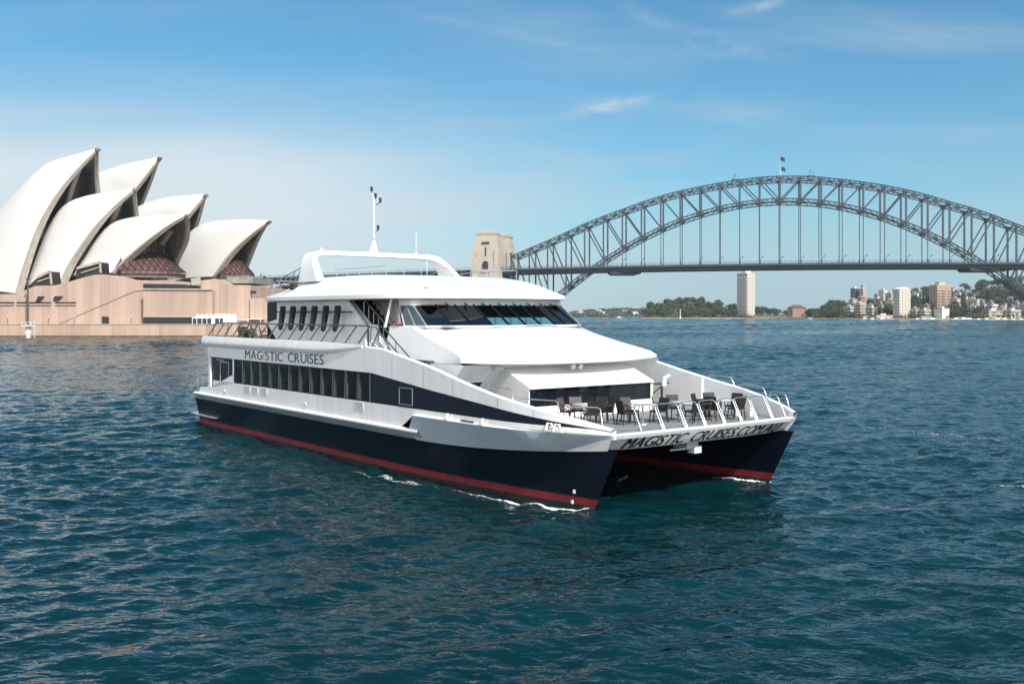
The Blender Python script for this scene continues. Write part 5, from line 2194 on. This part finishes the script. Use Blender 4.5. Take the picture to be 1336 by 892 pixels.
for k, (p, dd) in enumerate(((757, 60), (781, 120), (786, 40), (803, 150), (828, 30), (815, 90))):
    Y = 1900 + dd
    c = Vector(((p - CX) / F * Y, Y, 3 + 5 * sstep(dd / 150)))
    h = empty('distant_house', c, rnd.random(), label=['leftmost white house on the distant wooded hill', 'white house in the middle of the distant wooded hill', 'white waterside house below the middle of the distant hill', 'small white house near the top of the distant hill', 'white house at the right foot of the distant hill by the headland', 'small white house on the right slope of the distant hill'][k], category='house', group='houses on the distant hill')
    mb = MB()
    mb.box((-6, -4, 0), (6, 4, 5))
    mb.build('wall', M['white'], h)
    mb = MB()
    mb.loft([[(-6.4, -4.4, 5), (6.4, -4.4, 5), (6.4, 4.4, 5), (-6.4, 4.4, 5)], [(-5, -.2, 7.5), (5, -.2, 7.5), (5, .2, 7.5), (-5, .2, 7.5)]])
    mb.build('roof', M['rib'], h)

# ---------- buildings
FAC = {
    'cream': facade('cream_render_facade', (.48, .43, .34), (.10, .11, .12), 3.2, 3.1, .5, .5),
    'white': facade('white_render_facade', (.55, .54, .51), (.12, .13, .14), 3.4, 3.1, .45, .45),
    'tan': facade('tan_brick_facade', (.40, .29, .21), (.06, .05, .05), 4.4, 3.0, .5, .45),
    'pink': facade('pink_brick_facade', (.33, .19, .16), (.10, .09, .09), 3.6, 3.4, .5, .5),
    'glass': facade('blue_glass_facade', (.06, .09, .12), (.02, .03, .04), 2.4, 3.2, .8, .7, .3),
    'beige': facade('beige_panel_facade', (.42, .35, .30), (.16, .14, .13), 3.0, 3.2, .4, .5),
    'band': facade('banded_facade', (.50, .47, .41), (.07, .08, .085), 40., 3.2, 1.0, .48),
    'bandy': facade('yellow_banded_facade', (.46, .39, .28), (.09, .09, .085), 9., 3.2, .82, .5),
    'tower': facade('tower_facade', (.46, .41, .36), (.10, .09, .085), 3.1, 3.05, .6, .5),
    'towerw': facade('tower_light_facade', (.52, .47, .40), (.14, .12, .11), 4.2, 3.05, .36, .40),
    'blank': mat('blank_white_wall', (.66, .66, .64), .7, var=.05, scale=.1),
    'greyp': mat('grey_wall_panel', (.36, .38, .40), .6, var=.1, scale=.1),
}
ROOF = {'grey': mat('grey_roof', (.20, .20, .21), .8, var=.2, scale=.3), 'red': mat('red_tile_roof', (.12, .07, .055), .85, var=.2, scale=.5), 'flat': mat('flat_pale_roof', (.5, .49, .46), .8, var=.1, scale=.2)}


LAST = []


def block(name, cat, lab, px0, px1, ytop, d, dep, m, roof='flat', rot=R(22), pc=None, storeys=True, group=None, ybase=None, m2=None, slabs=0):
    """a building whose silhouette spans px0..px1 and reaches ytop, standing d metres behind the shore"""
    pm_ = (px0 + px1) / 2
    c = shore_pt(pm_, d)
    Wd = (px1 - px0) / F * c.y
    bz = c.z - 4
    zt = CAMH + (YH - ytop) / F * c.y
    # the visible width of a rotated box is w*cos + dep*sin
    view = math.atan((pm_ - CX) / F)
    wd = max(3.0, (Wd * math.cos(view) - dep * abs(math.sin(rot + view))) / math.cos(rot + view))
    LAST[:] = [wd]
    h = zt - bz
    r = empty(name, (c.x, c.y, bz), rot, label=lab, category=cat)
    if group:
        r['group'] = group
    mb = MB()
    mb.box((-wd / 2, -dep / 2, 0), (wd / 2, dep / 2, h))
    if m2 is not None:
        mb.m = [0, 0, 0, 0, 0, 0]
    b_ = mb.build('wall', [m] + ([m2] if m2 else []), r)
    if m2:
        for p in b_.data.polygons:
            if p.normal.x < -.5:
                p.material_index = 1
    mb = MB()
    if roof in ('flat',):
        mb.box((-wd / 2 - .3, -dep / 2 - .3, h), (wd / 2 + .3, dep / 2 + .3, h + .7))
        mb.box((-wd * .2, -dep * .2, h + .7), (wd * .12, dep * .2, h + 2.6))
    else:
        hh = min(4.0, dep * .32)
        mb.loft([[(-wd / 2 - .6, -dep / 2 - .6, h), (wd / 2 + .6, -dep / 2 - .6, h), (wd / 2 + .6, dep / 2 + .6, h), (-wd / 2 - .6, dep / 2 + .6, h)],
                 [(-wd / 2 + dep * .35, -.2, h + hh), (wd / 2 - dep * .35, -.2, h + hh), (wd / 2 - dep * .35, .2, h + hh), (-wd / 2 + dep * .35, .2, h + hh)]])
    mb.build('roof', ROOF[roof], r)
    if slabs:
        nst = int(h / 3.1)
        for k in range(2, nst):
            mb = MB()
            z = k * 3.1 - .35
            n0 = 3
            for q in range(n0):
                a, b = -wd / 2 + wd * (q + .12) / n0, -wd / 2 + wd * (q + .88) / n0
                mb.box((a, -dep / 2 - 1.1, z), (b, -dep / 2, z + .95))
            if slabs > 1:
                for q in range(n0):
                    a, b = -dep / 2 + dep * (q + .12) / n0, -dep / 2 + dep * (q + .88) / n0
                    mb.box((-wd / 2 - 1.1, a, z), (-wd / 2, b, z + .95))
            mb.build('balcony_row', m if slabs == 1 else FAC['blank'], r)
    return r


# the tall tower on the headland
r = block('apartment_tower', 'tower', 'very tall slim apartment tower with balconies, alone on the wooded headland under the bridge', 961.5, 984.5, 357, 45, 20, FAC['towerw'], rot=R(25), m2=FAC['tower'], slabs=2)
mb = MB()
c = shore_pt(973, 45)
mb.box((-4, -5, 0), (3.5, 4, 5.5))
o = mb.build('penthouse', FAC['blank'], r)
o.location = (0, 0, CAMH + (YH - 357) / F * c.y - (c.z - 4) + .5)
block('brick_block', 'apartments', 'long pink brick block with a red hipped roof on the lawn beyond the tall tower', 1027, 1052, 402, 70, 14, FAC['pink'], 'red', R(12))
block('glass_block', 'office', 'dark blue glass block on the skyline left of a beige slab', 1109.5, 1121.5, 376.5, 190, 9, FAC['glass'], rot=R(14))
block('beige_slab', 'office', 'beige slab block adjoining the dark blue glass block on the skyline', 1120.5, 1130.5, 377, 186, 8, FAC['beige'], rot=R(20))
block('lift_shaft', 'tower', 'thin dark brick lift shaft rising above the beige slab', 1123.5, 1128.5, 372.5, 200, 4, FAC['tan'], rot=R(20))
r = block('white_tower', 'tower', 'broad white apartment tower with a curved top at the water on the far shore', 1165, 1188, 378, 14, 9, FAC['towerw'], rot=R(22))
c = shore_pt(1176.5, 14)
h_ = CAMH + (YH - 378) / F * c.y - (c.z - 4)
mb = MB()
n_ = 10
wd_ = LAST[0]
pr_ = [(-wd_ / 2 + .4 + (wd_ - .8) * k / n_, 0, h_ + .6 + 2.3 * math.sin(math.pi * k / n_)) for k in range(n_ + 1)]
mb.prism([(x, -4.2, z) for x, _, z in pr_] + [(wd_ / 2 - .4, -4.2, h_ + .2), (-wd_ / 2 + .4, -4.2, h_ + .2)], (0, 8.4, 0))
mb.build('curved_parapet', FAC['blank'], r)
r = block('brick_tower', 'tower', 'tan brick apartment tower with rooftop aerials, right of the white tower with curved top', 1212.5, 1241, 372.5, 95, 11, FAC['tan'], rot=R(24), slabs=1)
c = shore_pt(1227, 95)
mb = MB()
mb.box((-5, -3, 0), (4, 3, 3.5))
for x in (-2, 1, 3):
    mb.tube([(x, 0, 3.5), (x, 0, 8)], .12, 5)
o = mb.build('plant_room', M['granite'], r)
o.location = (0, 0, CAMH + (YH - 372.5) / F * c.y - (c.z - 4) + .6)
block('white_block', 'apartments', 'plain blank white block at the water below the tan brick tower', 1219, 1238.5, 403, 6, 10, FAC['blank'], rot=R(24))
block('terrace_flats', 'apartments', 'cream stepped flats low on the slope left of the white tower, tallest step', 1112, 1130, 396, 30, 12, FAC['bandy'], rot=R(24))
block('terrace_flats', 'apartments', 'pale banded flats at the left end of the cream stepped flats', 1101, 1114, 400.5, 22, 10, FAC['band'], rot=R(24))
block('terrace_flats', 'apartments', 'yellowish flats at the right end of the cream stepped flats', 1129, 1145, 402, 18, 10, FAC['bandy'], rot=R(24))
block('hillside_flats', 'apartments', 'white stepped flats high on the hill between the beige slab and the white tower', 1146, 1158, 379, 175, 10, FAC['white'], rot=R(18))
block('hillside_flats', 'apartments', 'white flats with dark balcony bands just left of the white tower, high up', 1155, 1167, 383, 150, 10, FAC['band'], rot=R(20))
block('hillside_flats', 'apartments', 'small white flats below the high banded flats, left of the white tower', 1156, 1166, 392, 90, 9, FAC['white'], rot=R(30))
block('brick_house', 'house', 'pinkish brick house in the trees left of the white tower', 1142, 1152, 392, 100, 8, FAC['pink'], 'red', R(20))
block('white_flats', 'apartments', 'cream flats showing between the white tower and the tan brick tower', 1187, 1199, 383, 120, 10, FAC['white'], rot=R(30))
block('long_flats', 'apartments', 'low banded flats by the water just right of the white tower', 1188, 1199, 403, 18, 9, FAC['band'], rot=R(16))
block('long_flats', 'apartments', 'long low white banded flats between the white tower and the blank white block', 1199, 1214, 404.5, 16, 9, FAC['band'], rot=R(12))
block('cream_flats', 'apartments', 'cream flats immediately right of the tan brick tower', 1239, 1253, 390, 70, 10, FAC['cream'], rot=R(25))
block('cream_flats', 'apartments', 'tall cream corner flats above the trees right of the tan brick tower', 1261, 1278, 391, 62, 12, FAC['cream'], rot=R(34))
block('cream_flats', 'apartments', 'small cream flats in front of the tall cream corner flats', 1262, 1274, 399, 34, 9, FAC['cream'], rot=R(30))
block('white_house', 'house', 'white gabled house on the skyline right of the tan brick tower', 1244, 1254, 382, 150, 9, FAC['white'], 'grey', R(25))
block('waterfront_flats', 'apartments', 'long yellowish banded flats along the water at the right', 1281, 1309, 406, 10, 11, FAC['bandy'], rot=R(10))
block('waterfront_flats', 'apartments', 'upper tier of pale banded flats behind the long yellowish waterfront flats', 1285, 1312, 400, 40, 11, FAC['band'], rot=R(10))
block('waterfront_flats', 'apartments', 'pale banded flats at the water at the right edge', 1309, 1332, 405, 10, 11, FAC['band'], rot=R(12))
block('waterfront_flats', 'apartments', 'dark grey-brown block standing at the right edge behind the waterfront flats', 1330, 1342, 397, 25, 10, FAC['beige'], rot=R(12))
rnd = random.Random(21)
hl = [(1292, 395, 70), (1300, 391, 105), (1309, 396, 62), (1318, 389, 110), (1326, 394, 75), (1333, 388, 120), (1283, 397, 70), (1312, 384, 170), (1325, 383, 180), (1303, 386, 150), (1270, 387, 130), (1258, 386, 120), (1334, 381, 200), (1205, 390, 110), (1208, 398, 50), (1135, 398, 60), (1091, 402, 60), (1098, 405, 40), (1144, 386, 140), (1069, 408, 40), (1340, 399, 60), (1320, 400, 45), (1262, 380, 190), (1275, 383, 160), (1288, 381, 200), (1297, 378, 220), (1316, 379, 230), (1330, 376, 240), (1248, 397, 50), (1280, 392, 95), (1296, 400, 40), (1150, 399, 60), (1158, 404, 30), (1200, 385, 150), (1113, 391, 110), (1124, 388, 130), (1086, 407, 25), (1305, 402, 35), (1338, 391, 95)]
wl = [('white', 'grey'), ('cream', 'grey'), ('white', 'grey'), ('cream', 'red'), ('band', 'grey'), ('pink', 'grey')]
ORD = ['leftmost', 'second from left', 'third from left', 'fourth from left', 'fifth from left', 'sixth from left', 'seventh from left', 'eighth from left', 'ninth from left', 'tenth from left', 'eleventh from left', 'twelfth from left', 'thirteenth from left', 'fourteenth from left', 'fifteenth from left', 'second from right', 'rightmost']
hl.sort()
seen = {}
for k, (p, y, d) in enumerate(hl):
    wm, rf = wl[rnd.randrange(6)]
    wide = rnd.uniform(7, 12)
    key = {'white': 'white', 'cream': 'cream', 'band': 'pale banded', 'pink': 'pink brick'}[wm] + ' hillside houses with ' + ('red' if rf == 'red' else 'grey') + ' hipped roofs'
    nth = ORD[seen.get(key, 0)]
    seen[key] = seen.get(key, 0) + 1
    block('hillside_house', 'house', nth + ' of the ' + key, p - wide / 2, p + wide / 2, y, d, rnd.uniform(6, 9), FAC[wm], rf, rnd.uniform(.1, .6), group='houses among the trees on the far hillside')
# sheds along the marina
for p0, p1, y, lab in ((1124, 1135, 413.5, 'white boat shed by the water left of the long marina roof'), (1141, 1165, 412, 'long white marina roof at the water left of the white tower'), (1199, 1222, 414, 'low white marina shed right of the white tower'), (1246, 1262, 415.3, 'low white shed at the water below the dense trees')):
    block('boat_shed', 'shed', lab, p0, p1, y, 3, 5, FAC['band'] if p0 == 1141 else FAC['blank'], 'grey' if p0 != 1141 else 'flat', R(6))

# ---------- trees on the far shore
rnd = random.Random(9)


def trees(n, pxr, dr, lab, group, smin, smax, kinds=(0, 1, 2)):
    for k in range(n):
        p = rnd.uniform(*pxr)
        d = rnd.uniform(*dr)
        c = shore_pt(p, d)
        place_tree(rnd.choice(kinds), (c.x, c.y, c.z - .8), rnd.uniform(smin, smax), lab, group)


trees(46, (842, 958), (6, 60), 'dense dark green tree on the slope of the wooded headland', 'trees on the wooded headland', .75, 1.15)
trees(62, (848, 962), (60, 210), 'dense dark green tree on the crest of the wooded headland', 'trees on the headland crest', .8, 1.2)
trees(10, (984, 1010), (70, 150), 'dark tree behind the park lawn right of the tall tower', 'trees behind the park lawn', .8, 1.1)
trees(8, (1008, 1030), (80, 140), 'lower tree left of the red-roofed brick block', 'trees by the brick block', .6, .8)
trees(12, (1051, 1072), (10, 70), 'dark tree right of the red-roofed brick block', 'trees right of the brick block', .75, 1.0)
trees(14, (1075, 1108), (40, 150), 'tall bushy tree on the rise left of the dark blue glass block', 'trees left of the glass block', 1.0, 1.45, (0, 2))
trees(14, (1074, 1112), (6, 30), 'waterside tree below the rise left of the stepped flats', 'waterside trees', .6, .9)
trees(18, (1130, 1166), (15, 130), 'tree among the flats left of the white tower', 'trees among the flats', .7, 1.05)
trees(14, (1192, 1214), (60, 200), 'dark tree between the white tower and the tan brick tower', 'trees between the towers', .9, 1.35, (0, 2))
trees(20, (1240, 1282), (8, 45), 'dense dark tree by the water right of the blank white block', 'trees right of the white block', .8, 1.15)
trees(38, (1245, 1345), (50, 160), 'tree between the houses on the far hillside', 'trees on the far hillside', .75, 1.2)
trees(30, (1275, 1350), (190, 260), 'spreading flat-topped tree on the skyline at the right', 'skyline trees', .75, 1.15, (3,))
trees(12, (1165, 1290), (150, 240), 'tree on the skyline behind the far buildings', 'trees on the skyline behind the buildings', .8, 1.1, (0, 2, 3))
# bushes and garden growth knitting the far slopes together
mb = MB()
for k in range(4200):
    p = rnd.uniform(838, 1345) if rnd.random() < .35 else rnd.uniform(1060, 1345)
    if 980 < p < 1050:
        continue
    d = rnd.uniform(5, 235)
    c = shore_pt(p, d)
    s0 = rnd.uniform(1.5, 4.2)
    for j in range(8):
        n_ = Vector((rnd.gauss(0, 1), rnd.gauss(-.4, 1), rnd.gauss(.8, .6))).normalized()
        x = n_.orthogonal().normalized() * rnd.uniform(.7, 1.7)
        y = n_.cross(x)
        q = c + Vector((rnd.gauss(0, s0), rnd.gauss(0, s0), abs(rnd.gauss(.4, .55)) * s0))
        mb.poly([q + x, q + y, q - x, q - y * .8])
mb.build('slope_undergrowth', M['leaf'][1], kind='stuff')
# trees behind the ferry's stern and along the bridge approach
mb = MB()
mb.box((-330, 700, -2), (-60, 1100, 9))
mb.build('south_shore_land', mat('south_shore_ground', (.10, .10, .07), .9, var=.3, scale=.05), kind='structure')
for k in range(34):
    x = rnd.uniform(-225, -70)
    y = rnd.uniform(720, 840)
    place_tree(rnd.choice((0, 1, 2)), (x, y, 8.5), rnd.uniform(1.3, 2.1), 'dark tree on the shore seen behind the ferry stern and under the bridge approach', 'trees behind the ferry')
# stone piers of the approach viaduct
for k, i in enumerate((-18, -21, -24, -27)):
    mb = MB()
    a = BL + bp(i, 0, 0)
    mb.box((a.x - 4, a.y - 14, -2), (a.x + 4, a.y + 14, DZ(i) - 4.9))
    mb.build('viaduct_pier', M['granite'], label=['first', 'second', 'third', 'fourth'][k] + ' stone pier of the approach viaduct, counted leftward from the pylons', category='pier', group='piers of the bridge approach')

# ---------- boats on the water
M['boat'] = mat('weathered_boat_white', (.45, .46, .47), .5, var=.1, scale=.5)


def yacht(loc, ln, rz, lab, group=None, sail=False, mast=True):
    r = empty('moored_yacht', loc, rz, label=lab, category='boat')
    if group:
        r['group'] = group
    mb = MB()
    secs = []
    for f, b_, z in ((-.5, .75, 1.0), (-.2, 1.0, .95), (.15, .9, 1.05), (.4, .45, 1.2), (.5, .03, 1.35)):
        w_ = b_ * ln * .14
        secs.append([(f * ln, -w_, z), (f * ln, -w_ * .7, -.3), (f * ln, w_ * .7, -.3), (f * ln, w_, z)])
    mb.loft(secs)
    mb.build('hull', M['boat'], r)
    mb = MB()
    mb.loft([[(-.3 * ln, -.08 * ln, 1), (.15 * ln, -.07 * ln, 1), (.15 * ln, .07 * ln, 1), (-.3 * ln, .08 * ln, 1)],
             [(-.25 * ln, -.06 * ln, 1 + .1 * ln), (.05 * ln, -.05 * ln, 1 + .1 * ln), (.05 * ln, .05 * ln, 1 + .1 * ln), (-.25 * ln, .06 * ln, 1 + .1 * ln)]])
    mb.build('cabin', M['white'], r)
    if mast:
        mb = MB()
        mb.tube([(.05 * ln, 0, 1), (.05 * ln, 0, 1.25 * ln)], .09, 6)
        mb.tube([(.05 * ln, 0, 2.2), (-.4 * ln, 0, 2.2)], .12, 6)
        mb.build('mast', M['white'], r)
    if sail:
        mb = MB()
        mb.poly([(.03 * ln, .05, 2.3), (-.4 * ln, .05, 2.3), (.03 * ln, .05, 1.2 * ln)])
        mb.poly([(.48 * ln, 0, 1.4), (.08 * ln, .1, 1.8), (.06 * ln, 0, 1.1 * ln)])
        mb.build('sail', M['white'], r)
    return r


yacht((at(790, 417, 1000).x, 1000, 0), 13, .5, 'white motor launch out on the open water beyond the ferry wheelhouse', mast=False)
yacht((at(808, 415, 1500).x, 1500, 0), 10, .2, 'tiny white boat on the far water left of the wooded headland', mast=False)
nb = empty('white_marker', shore_pt(887.5, -6) * 1.0, 0, label='slim white lighthouse marker at the water edge of the wooded headland', category='marker')
nb.location.z = 0
mb = MB()
mb.tube([(0, 0, -1), (0, 0, 2.2)], [1.2, 1.0], 10)
mb.tube([(0, 0, 2.2), (0, 0, 11.5)], [.6, .45], 10)
mb.build('tower', FAC['blank'], nb)
mb = MB()
mb.tube([(0, 0, 11.5), (0, 0, 12.6)], [.6, .3], 8)
mb.build('lantern', M['grey_paint'], nb)
rnd = random.Random(31)
for k, p in enumerate((1056, 1127, 1139, 1150, 1161, 1196, 1206, 1215, 1246, 1256, 1266, 1276, 1288, 1300, 1312, 1322, 1333)):
    c = shore_pt(p, -8)
    yacht((c.x, c.y, 0), rnd.uniform(8, 13), rnd.uniform(-.5, .5) + (math.pi if rnd.random() < .5 else 0), ORD[k] + ' of the small white boats moored along the far sea wall', 'boats moored along the far shore', mast=rnd.random() < .25)
for t_, u in zip(TREES, tree_used):
    if not u:
        for c in list(t_.children):
            bpy.data.objects.remove(c)
        bpy.data.objects.remove(t_)

# ------------------------------------------------------------------ the air over the harbour
hz = bpy.data.materials.new('harbour_air')
hz.use_nodes = True
t = hz.node_tree
t.nodes.clear()
vo = t.nodes.new('ShaderNodeVolumePrincipled')
vo.inputs['Color'].default_value = (.80, .90, 1, 1)
vo.inputs['Density'].default_value = HAZE
vo.inputs['Anisotropy'].default_value = .2
mo = t.nodes.new('ShaderNodeOutputMaterial')
t.links.new(vo.outputs[0], mo.inputs['Volume'])
mb = MB()
mb.box((-1700, -120, -6), (1900, 2500, 150))
mb.build('haze', hz, kind='stuff')
